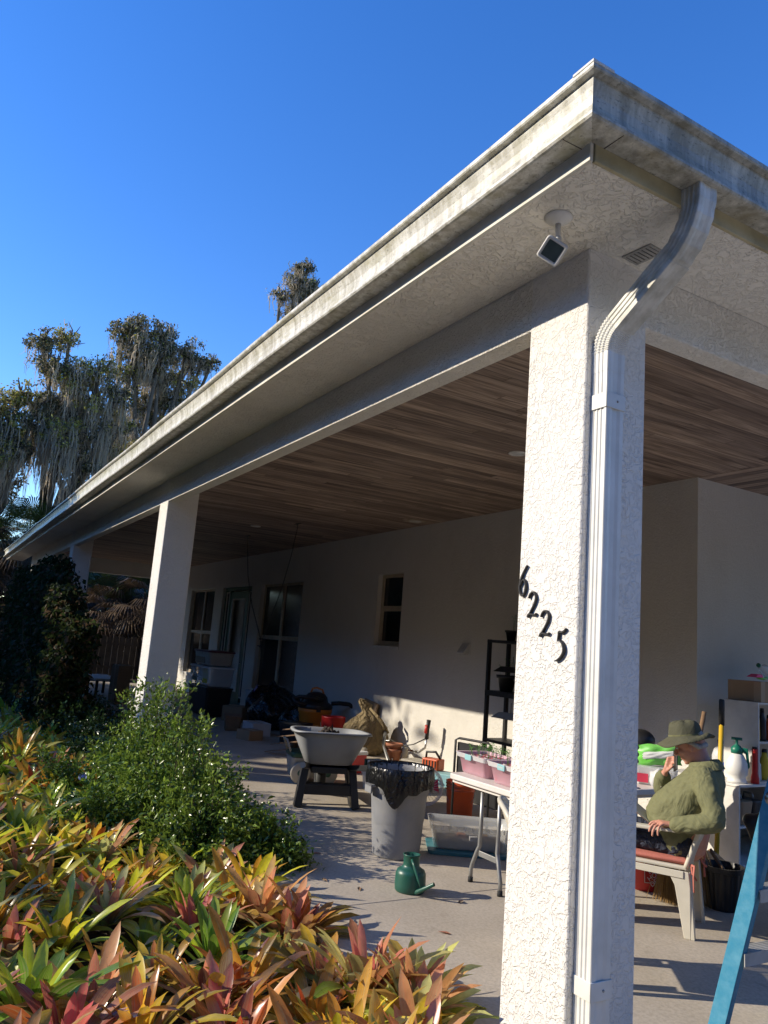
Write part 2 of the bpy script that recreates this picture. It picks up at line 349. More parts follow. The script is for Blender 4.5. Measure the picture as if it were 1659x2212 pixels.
WHITE = (.74, .715, .66)
M = dict(
    stucco=stucco('column_stucco', (.80, .77, .71), 30, .85, .0053, .2, (.66, .60, .60)),
    stucco_beam=stucco('beam_stucco', (.84, .80, .71), 36, .95, .0065, .35, (.48, .42, .30)),
    stucco_soffit=stucco('soffit_stucco', (.86, .81, .70), 26, .95, .0075, .35, (.45, .40, .31)),
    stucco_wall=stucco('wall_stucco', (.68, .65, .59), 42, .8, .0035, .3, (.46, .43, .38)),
    ceil_y=planks('ceiling_boards', 'Y'), ceil_x=planks('ceiling_boards_across', 'X'),
    concrete=concrete(), soil=soil(), bounce_pale=plain('bounce_ground_pale', (.56, .50, .41), .9, dirt=.4, dscale=3, bstr=.3, bscale=30),
    gut_l=metalgutter('gutter_enamel', False, 'X'), gut_h=metalgutter('gutter_mildewed', True, 'Y'),
    fascia=plain('fascia_paint', (.76, .72, .62), .55, dirt=.45, dscale=5, dcol=(.34, .30, .18)),
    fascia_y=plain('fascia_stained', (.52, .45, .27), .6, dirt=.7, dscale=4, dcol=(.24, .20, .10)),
    pipe=plain('downspout_enamel', (.76, .745, .69), .4, dirt=.35, dscale=7, dcol=(.42, .42, .36)),
    pipe_old=plain('downspout_mildewed', (.70, .68, .60), .5, dirt=.8, dscale=9, dcol=(.24, .22, .15), bstr=.2),
    roof=plain('roof_shingle', (.12, .10, .09), .9, dirt=.6, dscale=12, bstr=.6),
    white=plain('white_plastic', (.74, .73, .70), .4, dirt=.2), white_paint=plain('white_paint', (.70, .68, .63), .5, dirt=.35),
    cream=plain('window_frame_cream', (.50, .41, .29), .5, dirt=.5), green=plain('door_green', (.025, .085, .045), .4, dirt=.3),
    glass=plain('dark_window_glass', (.012, .014, .017), .06, dirt=.1, spec=.6),
    black=plain('black_plastic', (.016, .016, .017), .4, dirt=.3, dcol=(.05, .05, .05)),
    blackm=plain('black_steel', (.02, .02, .021), .45, metal=.3, dirt=.4, dcol=(.06, .055, .05)),
    bagm=plain('garbage_bag', (.008, .008, .009), .24, dirt=.1, spec=.5, bstr=.6, bscale=22),
    grey=plain('grey_plastic', (.225, .23, .24), .55, dirt=.5, dscale=5, dcol=(.34, .33, .31), bstr=.15),
    greyl=plain('barrow_grey', (.34, .35, .355), .45, dirt=.35, dscale=5, dcol=(.20, .19, .17)),
    dirt=plain('potting_soil', (.05, .036, .026), .95, dirt=.5, dscale=30, dcol=(.10, .075, .055), bstr=1, bscale=40),
    steel=plain('grey_steel', (.32, .32, .31), .4, metal=.6, dirt=.4), chrome=plain('chrome', (.6, .6, .6), .22, metal=1, dirt=.2),
    tabletop=plain('table_top', (.72, .68, .64), .45, dirt=.35, dscale=4, dcol=(.5, .42, .36)),
    orange=plain('orange_plastic', (.62, .10, .022), .4, dirt=.3), vacor=plain('vac_orange', (.60, .20, .02), .42, dirt=.3),
    red=plain('red_plastic', (.55, .02, .018), .35, dirt=.25), redcup=plain('red_cup', (.60, .045, .09), .4, dirt=.15),
    cangreen=plain('can_green', (.012, .085, .058), .35, dirt=.3, dcol=(.03, .12, .09)),
    clear=plain('clear_plastic', (.80, .82, .82), .2, dirt=.3, dcol=(.6, .62, .6), alpha=.38), 
    pinktub=plain('frosted_pink_plastic', (.80, .50, .58), .35, dirt=.2, alpha=.55), frost=plain('frosted_plastic', (.80, .80, .80), .35, dirt=.2, alpha=.65),
    teal=plain('teal_lid', (.06, .22, .26), .45, dirt=.4), tealtab=plain('pale_teal', (.30, .55, .58), .45, dirt=.2),
    canvas=plain('tan_canvas', (.30, .225, .115), .9, dirt=.4, dscale=8, bstr=.5, bscale=120),
    terracotta=plain('terracotta', (.36, .13, .065), .85, dirt=.5, dcol=(.30, .22, .17)),
    card=plain('cardboard', (.36, .25, .15), .85, dirt=.3, dscale=4), cardd=plain('carton_tape', (.42, .31, .20), .6, dirt=.2),
    wood=plain('weathered_wood', (.24, .145, .08), .7, dirt=.5, dscale=14), blue=plain('ladder_blue', (.028, .21, .34), .42, dirt=.7, dscale=22, dcol=(.10, .30, .42), bstr=.2),
    yellow=plain('yellow_fibreglass', (.68, .43, .03), .4, dirt=.25), 
    jacket=plain('olive_jacket', (.17, .172, .082), .85, dirt=.4, dscale=9, dcol=(.11, .105, .05), bstr=.35, bscale=150),
    hat=plain('olive_hat', (.085, .085, .052), .85, dirt=.3, dscale=12, bstr=.3, bscale=160),
    trousers=plain('navy_trousers', (.022, .028, .052), .8, dirt=.3, bstr=.3, bscale=120),
    skin=plain('skin', (.56, .27, .19), .5, dirt=.35, dscale=22, dcol=(.42, .15, .10), sss=.15), hair=plain('grey_hair', (.42, .40, .37), .8, dirt=.4),
    chair=plain('ivory_plastic', (.60, .56, .46), .4, dirt=.3, dscale=8, dcol=(.42, .39, .31)), cushion=plain('coral_cushion', (.50, .16, .12), .85, dirt=.35, bstr=.5, bscale=70),
    straw=plain('broom_straw', (.34, .21, .08), .85, dirt=.5), limegreen=plain('lime_packaging', (.14, .55, .05), .3, dirt=.3, dcol=(.6, .7, .6)),
    pgreen=plain('pump_green', (.01, .17, .11), .35, dirt=.2), bluecap=plain('blue_cap', (.02, .07, .35), .35, dirt=.1), pink=plain('pink_plastic', (.8, .03, .18), .35, dirt=.1),
    purple=plain('plum_lid', (.10, .02, .035), .4, dirt=.2), paper=plain('paper', (.7, .7, .68), .8, dirt=.2), yel=plain('yellow_sheet', (.65, .50, .04), .7, dirt=.2),
    beige=plain('beige_resin', (.42, .38, .31), .5, dirt=.4), dgreen=plain('dark_green_lid', (.02, .075, .045), .45, dirt=.3),
    rubber=plain('rubber', (.02, .02, .02), .8, dirt=.4), bark=plain('oak_bark', (.11, .09, .07), .95, dirt=.5, dscale=5, dcol=(.20, .18, .15), bstr=.8, bscale=18),
    moss=plain('spanish_moss', (.56, .47, .35), .95, dirt=.7, dscale=1.1, dcol=(.30, .265, .21)), stem=plain('shrub_stem', (.10, .08, .045), .85, dirt=.4),
    fence=plain('fence_boards', (.10, .08, .065), .9, dirt=.6, dscale=5, bstr=.4), vent=plain('aged_metal', (.42, .40, .36), .5, dirt=.6, dcol=(.16, .15, .12)),
    lamp=plain('lamp_glass', (.03, .05, .043), .3, spec=.25, dirt=.3, dcol=(.2, .22, .2)), brom=leafmat('bromeliad_leaf', .27, .42, True, .6), leaf=leafmat('shrub_leaf', .3, .3, False, .6), oak=leafmat('oak_leaf', .6, .4, False, .15),
    frond=leafmat('palm_frond', .5, .2), flower=plain('plumbago_blue', (.30, .36, .72), .6, dirt=.1), pale_metal=plain('pale_aluminium', (.50, .49, .46), .45, metal=.2, dirt=.5), joint=plain('joint', (.10, .085, .07), .9),
    hand_grip=plain('grip_rubber', (.02, .02, .022), .6), redgrip=plain('red_trim', (.5, .03, .02), .4),
)

def add_translucency(Mt, fac):
    n = Mt.node_tree.nodes; l = Mt.node_tree.links; b = n['Principled BSDF']; t = n.new('ShaderNodeBsdfTranslucent'); m_ = n.new('ShaderNodeMixShader'); m_.inputs[0].default_value = fac
    l.new(b.inputs['Base Color'].links[0].from_socket, t.inputs[0]); l.new(b.outputs[0], m_.inputs[1]); l.new(t.outputs[0], m_.inputs[2]); l.new(m_.outputs[0], n['Material Output'].inputs[0])
add_translucency(M['moss'], .5)
def cloth_folds(Mt, sc=(9, 9, 5), strength=.9, dist=.03):
    n = Mt.node_tree.nodes; l = Mt.node_tree.links; b = n['Principled BSDF']; co = coords(n, l, sc)
    a = noise(n, l, co, 1.0, 3, .5, 1.6); s = n.new('ShaderNodeMath'); s.operation = 'SUBTRACT'; s.inputs[1].default_value = .5; l.new(a, s.inputs[0])
    ab = n.new('ShaderNodeMath'); ab.operation = 'ABSOLUTE'; l.new(s.outputs[0], ab.inputs[0]); rp = ramp(n, l, ab.outputs[0], [(0, 0), (.05, .25), (.22, 1)])
    prev = b.inputs['Normal'].links[0].from_socket if b.inputs['Normal'].links else None
    bump(n, l, b, rp, strength, dist, prev)
cloth_folds(M['jacket'], (5, 5, 3.5), .3, .03); cloth_folds(M['hat'], (10, 10, 6), .3, .012); cloth_folds(M['trousers']); cloth_folds(M['canvas'], (7, 7, 3), .8, .04); cloth_folds(M['bagm'], (7, 7, 3), .35, .03)
def mesh_np(name, V, F4, mat, parent=None, tint=None, uv=None, smooth=False):
    me = bpy.data.meshes.new(name); nv, nf = len(V), len(F4)
    me.vertices.add(nv); me.vertices.foreach_set('co', np.asarray(V, np.float32).ravel())
    k = F4.shape[1]
    me.loops.add(nf * k); me.loops.foreach_set('vertex_index', F4.astype(np.int32).ravel())
    me.polygons.add(nf); me.polygons.foreach_set('loop_start', np.arange(0, nf * k, k, dtype=np.int32))
    try: me.polygons.foreach_set('loop_total', np.full(nf, k, np.int32))
    except Exception: pass
    if smooth: me.polygons.foreach_set('use_smooth', np.ones(nf, bool))
    me.materials.append(mat); me.update(calc_edges=True); me.validate()
    if tint is not None:
        a = me.attributes.new('tint', 'FLOAT_COLOR', 'POINT'); a.data.foreach_set('color', np.c_[tint, np.ones(nv)].astype(np.float32).ravel())
    if uv is not None:
        u = me.uv_layers.new(name='UVMap'); u.data.foreach_set('uv', np.asarray(uv)[F4.ravel()].astype(np.float32).ravel())
    o = bpy.data.objects.new(name, me); COL.objects.link(o)
    if parent is not None: o.parent = parent
    return o

def unit(a): return a / (np.linalg.norm(a, axis=-1, keepdims=True) + 1e-9)
def leaf_cloud(name, P, Dv, L, Wd, mat, tint, parent=None, droop=.25):
    """leaf-shaped faces: pointed, folded a little along the midrib"""
    n = len(P); Dv = unit(Dv); r = unit(np.cross(Dv, rng.normal(size=(n, 3)))); u = np.cross(r, Dv)
    L = np.broadcast_to(L, (n,))[:, None]; Wd = np.broadcast_to(Wd, (n,))[:, None]
    b = P; mL = P + Dv * L * .5 + r * Wd * .5 + u * Wd * .18; mR = P + Dv * L * .5 - r * Wd * .5 + u * Wd * .18
    t = P + Dv * L + np.array([0, 0, -1]) * L * droop * .4
    V = np.stack([b, mL, t, mR], 1).reshape(-1, 3); F = np.arange(4 * n).reshape(n, 4)
    F3 = np.concatenate([F[:, [0, 1, 2]], F[:, [0, 2, 3]]])
    return mesh_np(name, V, F3, mat, parent, np.repeat(tint, 4, 0))

# ==================================================================== SETTING
X0, Y0 = -2.438, 2.391         # outer corner of the corner column
CW = .40; ZB, ZS, ZC = 3.307, 3.591, 3.717; BW = .135; OH = .462; GW = .126; GT, GB = 3.875, 3.654
YW, XW = 6.78, -5.221
XE = -24.9; YE = 13.0

mb = MB()
g = 400
mb.add([(-g, -g, -.12), (g, -g, -.12), (g, g, -.12), (-g, g, -.12)], [(0, 1, 2, 3)])
tag(mb.build('garden_soil', M['soil']), kind='structure')
mb = MB()   # unseen pale ground added to bounce sunlight, a step lower than the porch slab
mb.add([(-1.90, -14, -.10), (16, -14, -.10), (16, 30, -.10), (-1.90, 30, -.10)], [(0, 1, 2, 3)])
tag(mb.build('bounce_ground', M['bounce_pale']), kind='structure')
mb = MB()   # slab with sawn joints
xs = [-1.95, -4.72, -8.3, -11.9, -15.5, -19.1, -22.7, -25.2]; ys = [2.22, 5.7]
for i in range(len(xs) - 1):
    mb.box(xs[i+1] + .003, 2.22, -.35, xs[i] - .003, YE + .3 if i == 0 else YW + .2, 0)

tag(mb.build('porch_floor', M['concrete'], bevel=.004, bseg=1), kind='structure')
mb = MB().box(-25.2, 2.24, -.36, -1.97, YE, -.012)
tag(mb.build('floor_joints', M['joint']), kind='structure')

# ==================================================================== HOUSE
house = thing('porch_house', 'white stucco house with deep corner porch, wood ceiling and mildewed gutters', 'house', (XW, YW, 0))
house.location = (0, 0, 0)
def hp(mb, name, mat, **k): return mb.build(name, mat, house, **k)

# columns, each a part
for i, (cx, cy) in enumerate(((X0, Y0), (-9.7075, Y0), (-17.19, Y0), (-24.65, Y0), (X0, 9.75))):
    mb = MB().box(cx - CW, cy, -.12, cx, cy + .39, ZC + .02)
    o = hp(mb, 'column', M['stucco'], bevel=.012, bseg=3)
    if i == 0: o['label'] = 'corner column carrying the house number, downspout on its side'
# beams
mb = MB()
mb.box(XE, Y0 + .003, ZB, X0 - .003, Y0 + BW, ZS + .2)
hp(mb, 'beam', M['stucco_beam'], bevel=.008)
mb = MB().box(X0 - BW, Y0 + BW + .001, ZB, X0 - .003, YE, ZS + .2); hp(mb, 'beam', M['stucco_beam'], bevel=.008)
mb = MB().box(XE, Y0 + BW + .002, ZB - .02, XE + .3, YW, ZS + .2); hp(mb, 'beam', M['stucco_beam'], bevel=.008)
# soffit (flat, textured) with the seam at the corner left as a mitre
xo, yo = X0 + OH, Y0 - OH
mb = MB()
mb.add([(XE - 3, yo, ZS), (xo, yo, ZS), (X0, Y0, ZS), (XE - 3, Y0, ZS), (xo, YE, ZS), (X0, YE, ZS)], [(0, 1, 2, 3), (1, 4, 5, 2)])
mb.add([(XE - 3, yo, ZS + .03), (xo, yo, ZS + .03), (X0, Y0, ZS + .03), (XE - 3, Y0, ZS + .03), (xo, YE, ZS + .03), (X0, YE, ZS + .03)], [(0, 1, 2, 3), (1, 4, 5, 2)])
hp(mb, 'soffit', M['stucco_soffit'])
# fascia boards
mb = MB().box(XE - 3, yo - .018, ZS - .008, xo + .012, yo, GT - .01); hp(mb, 'fascia_board', M['fascia'], bevel=.003)
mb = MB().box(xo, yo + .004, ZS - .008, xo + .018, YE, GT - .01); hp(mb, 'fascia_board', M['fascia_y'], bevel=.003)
# gutters: a folded sheet-metal section
def gutter_profile():
    p = [(.0185, GT - .012), (.0185, GB), (GW - .012, GB - .002), (GW - .002, GB + .001), (GW + .004, GB + .010), (GW + .004, GB + .022), (GW - .004, GB + .030), (GW - .020, GB + .034),
         (GW - .030, GB + .055), (GW - .036, GB + .09), (GW - .034, GB + .125), (GW - .026, GB + .155), (GW - .018, GB + .178), (GW - .017, GB + .190), (GW + .006, GB + .193), (GW + .010, GB + .200), (GW + .010, GT - .004), (GW + .006, GT + .001), (GW - .010, GT + .001),
         (GW - .012, GT - .010), (GW - .020, GB + .188), (GW - .029, GB + .155), (GW - .037, GB + .125), (GW - .039, GB + .09), (GW - .033, GB + .055), (GW - .024, GB + .038), (GW - .02, GB + .004), (.021, GB + .004), (.021, GT - .012)]
    return p
prof = gutter_profile()
rX = [[(XE - 3, yo - o, z) for o, z in prof]] ; k = 14
rX = [[(XE - 3 + (xo + 3 - XE) * 0 , 0, 0)]]
nx = 60
rings = []
for i in range(nx + 1):
    t = i / nx; rg = []
    for o, z in prof:
        xe = xo + o; x = (XE - 3) * (1 - t) + xe * t
        sag = .004 * sin(x * .9) + .003 * sin(x * 2.3 + 1)
        rg.append((x, yo - o + .003 * sin(x * 1.7), z + (sag if t < 1 else 0)))
    rings.append(rg)
rings[-1] = [(xo + o, yo - o, z) for o, z in prof]
hp(MB().loft(rings, True, True, False), 'gutter', M['gut_l'])
rings = []
for i in range(nx + 1):
    t = i / nx
    rings.append([(xo + o + (.002 * sin(t * 40) if i else 0), (yo - o) * (1 - t) + YE * t, z) for o, z in prof])
o = hp(MB().loft(rings, True, True, False), 'gutter', M['gut_h']); o['label'] = 'gutter run heavily streaked with grey-green mildew'
# mitre cap strap and seam lines at the gutter corner, hidden hangers' screws
mb = MB()
mb.add([], [])
a = GW + .013
mb.prism([(xo + a, yo - a), (xo + a - .11, yo - a), (xo + a - .11, yo - a + .03), (xo + a - .03, yo - a + .03), (xo + a - .03, yo - a + .11), (xo + a, yo - a + .11)], GT - .008, GT + .005)
hp(mb, 'corner_cap', M['white_paint'], bevel=.003)
for a_, b_ in (((xo - .034, yo - GW + .006, GB - .0035), (xo - .032, yo - .02, GB - .0005)), ((xo + .02, yo + .046, GB - .0035), (xo + GW - .008, yo + .048, GB - .0005))):
    hp(MB().box(*a_, *b_), 'gutter_seam', M['joint'])
# roof: low hip
tp = math.tan(RAD(17)); EV = .01
A = Vector((xo + EV, yo - EV, GT + .006)); run = 6.6
mb = MB()
zr = A.z + run * tp
v = [(XE - 3, A.y, A.z), (A.x, A.y, A.z), (A.x, YE, A.z), (A.x - run, A.y + run, zr), (XE - 3, A.y + run, zr), (A.x - run, YE, zr), (XE - 3, YE, A.z + .01)]
mb.add(v, [(0, 1, 3, 4), (1, 2, 5, 3), (3, 5, 6, 4)])
v2 = [(x, y, z - .03) for x, y, z in v]
mb.add(v2, [(4, 3, 1, 0), (3, 5, 2, 1)])
for aa, bb in ((0, 1), (1, 2)):
    mb.add([v[aa], v[bb], v2[bb], v2[aa]], [(0, 1, 2, 3)])
hp(mb, 'roof', M['roof'])
# wood ceiling
ci = X0 - BW + .01
mb = MB().add([(XE, Y0 + .1, ZC), (ci, Y0 + .1, ZC), (ci, YW + .01, ZC), (XE, YW + .01, ZC)], [(0, 3, 2, 1)]); mb.box(XE, Y0 + .1, ZC + .02, ci, YW + .2, ZC + .05)
hp(mb, 'ceiling', M['ceil_y'])
mb = MB().box(XW - .2, YW + .012, ZC - .003, ci, YE, ZC + .03)
o = hp(mb, 'ceiling', M['ceil_x'], bevel=.004); o['label'] = 'ceiling boards turned to run the other way past the wall corner'
# walls with real openings
OPEN = [(-23.2, .55, -20.98, 2.96, 'window'), (-20.28, .0, -18.11, 2.96, 'door'), (-17.46, .52, -15.07, 2.96, 'window'), (-11.85, 1.72, -11.01, 2.96, 'small')]
xs = sorted({XE, XW, *[o[0] for o in OPEN], *[o[2] for o in OPEN]}); zs = sorted({-.1, 0.0, ZC + .02, *[o[1] for o in OPEN], *[o[3] for o in OPEN]})
mb = MB(); dep = .15
for i in range(len(xs) - 1):
    for j in range(len(zs) - 1):
        cx, cz = (xs[i] + xs[i+1]) / 2, (zs[j] + zs[j+1]) / 2
        if any(o[0] < cx < o[2] and o[1] < cz < o[3] for o in OPEN): continue
        mb.add([(xs[i], YW, zs[j]), (xs[i+1], YW, zs[j]), (xs[i+1], YW, zs[j+1]), (xs[i], YW, zs[j+1])], [(0, 1, 2, 3)])
for x0, z0, x1, z1, kd in OPEN:
    y1 = YW + dep
    mb.add([(x0, YW, z0), (x0, y1, z0), (x0, y1, z1), (x0, YW, z1), (x1, YW, z0), (x1, y1, z0), (x1, y1, z1), (x1, YW, z1)], [(0, 1, 2, 3), (4, 7, 6, 5), (3, 2, 6, 7), (0, 4, 5, 1)])
mb.box(XW - .15, YW + .0005, -.1, XW, YE, ZC + .015)
mb.box(XE, YW + dep + .09, -.1, XW - .16, YW + dep + .15, ZC + .02)
mb.box(XE - .01, YW, -.1, XE + .14, YE, ZC)
mb.box(XE, YE - .1, -.1, XW, YE, ZC)
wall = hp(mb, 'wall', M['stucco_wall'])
bm = bmesh.new(); bm.from_mesh(wall.data); bmesh.ops.remove_doubles(bm, verts=bm.verts, dist=1e-5); bm.to_mesh(wall.data); bm.free()

def frame_rect(mb, x0, z0, x1, z1, t, ya, yb):
    mb.box(x0, ya, z0, x0 + t, yb, z1); mb.box(x1 - t, ya, z0, x1, yb, z1)
    mb.box(x0 + t, ya, z1 - t, x1 - t, yb, z1); mb.box(x0 + t, ya, z0, x1 - t, yb, z0 + t)
def window(x0, z0, x1, z1, label, cols=2, zm=None):
    y = YW + .085
    mb = MB(); frame_rect(mb, x0 + .001, z0 + .001, x1 - .001, z1 - .001, .055, y, y + .06)
    w_ = hp(mb, 'window', M['cream'], bevel=.004); w_['label'] = label
    mb = MB(); zm = zm or (z0 + z1) / 2
    if cols == 2: mb.box((x0+x1)/2 - .05, y - .004, z0 + .056, (x0+x1)/2 + .05, y + .05, z1 - .056)
    xm = [(x0 + .056, (x0+x1)/2 - .051), ((x0+x1)/2 + .051, x1 - .056)] if cols == 2 else [(x0 + .056, x1 - .056)]
    for a, b in xm:
        mb.box(a, y + .006, zm - .03, b, y + .05, zm + .03)
        frame_rect(mb, a, z0 + .056, b, zm - .031, .028, y + .012, y + .045)
    mb.build('sash', M['cream'], w_, bevel=.003)
    for a, b in xm:
        for c, d in ((z0 + .086, zm - .061), (zm + .031, z1 - .057)):
            MB().box(a + .001, y + .028, c, b - .001, y + .036, d).build('pane', M['glass'], w_)
    MB().box(x0 - .02, YW - .012, z0 - .045, x1 + .02, YW + .084, z0 - .001).build('sill', M['white_paint'], w_, bevel=.004)
window(*OPEN[0][:4], 'far window, half hidden in shade left of the green door', 2, 1.75)
window(*OPEN[2][:4], 'tall four pane window to the right of the green door')
window(*OPEN[3][:4], 'small narrow two pane window', 1, 2.38)
# green door with sidelights
x0, z0, x1, z1 = OPEN[1][:4]; y = YW + .07
mb = MB(); frame_rect(mb, x0 + .001, z0 + .001, x1 - .001, z1 - .001, .09, y, y + .08)
mb.box(x0 + .36, y + .002, .03, x0 + .44, y + .075, z1 - .09); mb.box(x1 - .44, y + .002, .03, x1 - .36, y + .075, z1 - .09)
door = hp(mb, 'door', M['green'], bevel=.004); door['label'] = 'dark green entrance door with glazed sidelights'
mb = MB(); mb.box(x0 + .442, y + .02, .04, x0 + .62, y + .06, z1 - .12); mb.box(x1 - .62, y + .02, .04, x1 - .442, y + .06, z1 - .12)
mb.box(x0 + .62, y + .02, z1 - .30, x1 - .62, y + .06, z1 - .12); mb.box(x0 + .62, y + .02, .04, x1 - .62, y + .06, .32)
mb.build('door_leaf', M['green'], door, bevel=.004)
for a, b, c, d in ((x0 + .10, x0 + .35, .2, z1 - .12), (x1 - .35, x1 - .10, .2, z1 - .12), (x0 + .625, x1 - .625, .325, z1 - .305)):
    mb = MB(); frame_rect(mb, a, c, b, d, .028, y + .004, y + .05); mb.build('glass_trim', M['white_paint'], door, bevel=.003)
    MB().box(a + .02, y + .03, c + .02, b - .02, y + .038, d - .02).build('pane', M['glass'], door)
MB().lathe([(.012, 0), (.026, .02), (.03, .04), (.02, .055)], 16).build('handle', M['chrome'], door).location = (x1 - .53, y + .02, 1.02)
kids(door)[-1].rotation_euler = (RAD(90), 0, 0)

# ==================================================================== FIXTURES
def ribbed_ring(cx, cy, z, hx, hy, ax=None):
    """cross-section of a corrugated 3x4 downspout"""
    pts = []
    def side(p, q, nrm, n=5):
        p, q, nrm = Vector(p), Vector(q), Vector(nrm)
        d = q - p
        pts.append(p + d * .03 ); 
        for i in range(n):
            t0 = .14 + .72 * i / n; w_ = .72 / n
            for t, h in ((t0 + w_*.10, 0), (t0 + w_*.32, -.0045), (t0 + w_*.68, -.0045), (t0 + w_*.9, 0)): pts.append(p + d * t + nrm * h)
        pts.append(p + d * .97)
    a, b = hx, hy
    side((-a, -b), (a, -b), (0, -1), 3); side((a, -b), (a, b), (1, 0), 1); side((a, b), (-a, b), (0, 1), 3); side((-a, b), (-a, -b), (-1, 0), 1)
    return pts
def sweep(path, hx, hy, n_sub=1, crimp=None):
    """path: (x,z) points in a plane of constant y; section stays square to the path"""
    rings = []
    sec = ribbed_ring(0, 0, 0, hx, hy)
    for i, (x, z) in enumerate(path):
        x0_, z0_ = path[max(i-1, 0)]; x1_, z1_ = path[min(i+1, len(path)-1)]
        t = Vector((x1_ - x0_, 0, z1_ - z0_)).normalized(); u = Vector((-t.z, 0, t.x)) if True else None
        u = Vector((t.z, 0, -t.x)) if t.z < 0 else Vector((-t.z, 0, t.x))
        u = u * (-1 if t.z < 0 else -1)
        k = 1.0 + (crimp[i] if crimp else 0)
        rings.append([Vector((x, YP, z)) + u * p.x * k + Vector((0, p.y * k, 0)) for p in sec])
    return rings
YP = 2.481; HX, HY = .047, .054
dsp = thing('downspout', 'white ribbed metal downspout bending from the gutter down the corner column', 'downspout', (X0 + .05, YP, 0))
def dsm(mb, name, mat, parent=dsp, **k):
    o = mb.build(name, mat, parent, **k); o.location = (-(X0 + .05), -YP, 0); return o
xt, xb = -1.913, X0 + .048
# upper elbow
def arc(c, r, a0, a1, n): return [(c[0] + r * cos(a0 + (a1 - a0) * i / n), c[1] + r * sin(a0 + (a1 - a0) * i / n)) for i in range(n + 1)]
ang = math.atan2(.50, .30)                # slope from vertical
sl_a = RAD(56)                            # tilt of slanted length from vertical
r1 = .29
top = [(xt, GB - .002), (xt, GB - .03)]
e1 = arc((xt - r1, GB - .03), r1, 0, -sl_a, 10)
p_end = e1[-1]
r2 = .15
cB = None
# slanted run meets the lower elbow
dx, dz = -sin(sl_a), -cos(sl_a)
# lower elbow centre lies at x = xb + r2
xs_end = xb + r2 - r2 * cos(sl_a)
L_ = (p_end[0] - xs_end) / sin(sl_a)
q = (p_end[0] + dx * L_, p_end[1] + dz * L_)
e2 = [(xb + r2 - r2 * cos(a), q[1] + (-(r2 * sin(sl_a)) + r2 * sin(a))) for a in [sl_a * (1 - i / 12) for i in range(13)]]
crimp1 = [0, 0] + [(-.05 if i % 2 else .0) for i in range(len(e1) - 1)]
path1 = top + e1[1:]
dsm(MB().loft(sweep(path1, HX, HY, crimp=crimp1), True, True, False), 'upper_elbow', M['pipe_old'])
mid = [(p_end[0] + dx * L_ * t, p_end[1] + dz * L_ * t) for t in (-.04, .2, .5, .8, 1.0)]
dsm(MB().loft(sweep(mid, HX * 1.04, HY * 1.04), True, True, False), 'slanted_pipe', M['pipe_old'])
e2f = []
for i in range(len(e2) - 1):
    for t in (0, .5): e2f.append((e2[i][0] * (1-t) + e2[i+1][0] * t, e2[i][1] * (1-t) + e2[i+1][1] * t))
e2f.append(e2[-1]); e2f.append((xb, e2[-1][1] - .09))
dsm(MB().loft(sweep(e2f, HX * 1.02, HY * 1.02, crimp=[(.05 if i % 2 else -.03) for i in range(len(e2f) - 2)] + [0, 0]), True, True, False), 'lower_elbow', M['pipe'])
ze = e2[-1][1] - .07
dsm(MB().loft(sweep([(xb, ze), (xb, 1.8), (xb, .9), (xb, .02)], HX, HY), True, True, False), 'pipe', M['pipe'])
for zb_ in (ze - .16, .43):
    mb = MB(); h = .035
    mb.box(X0 + .001, YP - HY - .005, zb_ - h, xb + HX + .005, YP - HY - .002, zb_ + h); mb.box(xb + HX + .001, YP - HY - .005, zb_ - h, xb + HX + .005, YP + HY + .005, zb_ + h)
    mb.box(X0 + .001, YP + HY + .002, zb_ - h, xb + HX + .005, YP + HY + .005, zb_ + h)
    s_ = dsm(mb, 'strap', M['pipe'], bevel=.0015)
    s2 = MB().lathe([(.0, .0), (.006, 0), (.005, .004), (0, .005)], 10).build('screw', M['vent'], s_); s2.rotation_euler = (0, RAD(90), 0); s2.location = (xb + HX + .004, YP + .01, zb_)

# floodlight under the soffit
fl = thing('flood_light', 'white square floodlight on a swivel arm under the porch soffit', 'light', (-2.337, 2.099, ZS))
MB().lathe([(.0, 0), (.062, -.001), (.062, -.006), (.052, -.016), (.03, -.026), (.02, -.034), (0, -.035)], 28).build('mount', M['cream'] if 0 else M['white_paint'], fl)
MB().tube([(0, 0, -.03), (0, 0, -.062), (.003, 0, -.10)], [.013, .012, .011], 12).build('arm', M['white_paint'], fl)
MB().ell((.003, 0, -.105), .016, .016, .016, 12).build('knuckle', M['white_paint'], fl)
hd = bpy.data.objects.new('lamp_head', None)
def loftz(secs):
    rings = []
    for (hw, d, r) in secs:
        ring = []
        for kq, (sx, sz) in enumerate(((1, 1), (-1, 1), (-1, -1), (1, -1))):
            for i in range(4):
                a = kq * pi / 2 + i * pi / 6
                ring.append((sx * (hw - r) + r * cos(a), d, sz * (hw - r) + r * sin(a)))
        rings.append(ring)
    return rings
hm = MB().loft(loftz([(.018, .05, .015), (.03, .035, .02), (.036, .0, .02), (.046, -.03, .014), (.050, -.036, .012), (.050, -.058, .010), (.042, -.060, .008), (.038, -.050, .006)])).build('lamp_head', M['white_paint'], fl)
lens = MB().loft(loftz([(.036, -.045, .004), (.036, -.0525, .004)])).build('lens', M['lamp'], hm)
hm.rotation_euler = (Matrix.Rotation(RAD(35), 3, 'Z') @ Matrix.Rotation(RAD(38), 3, 'X') @ Matrix.Rotation(RAD(40), 3, 'Y')).to_euler()
hm.location = (.0, -.015, -.155)
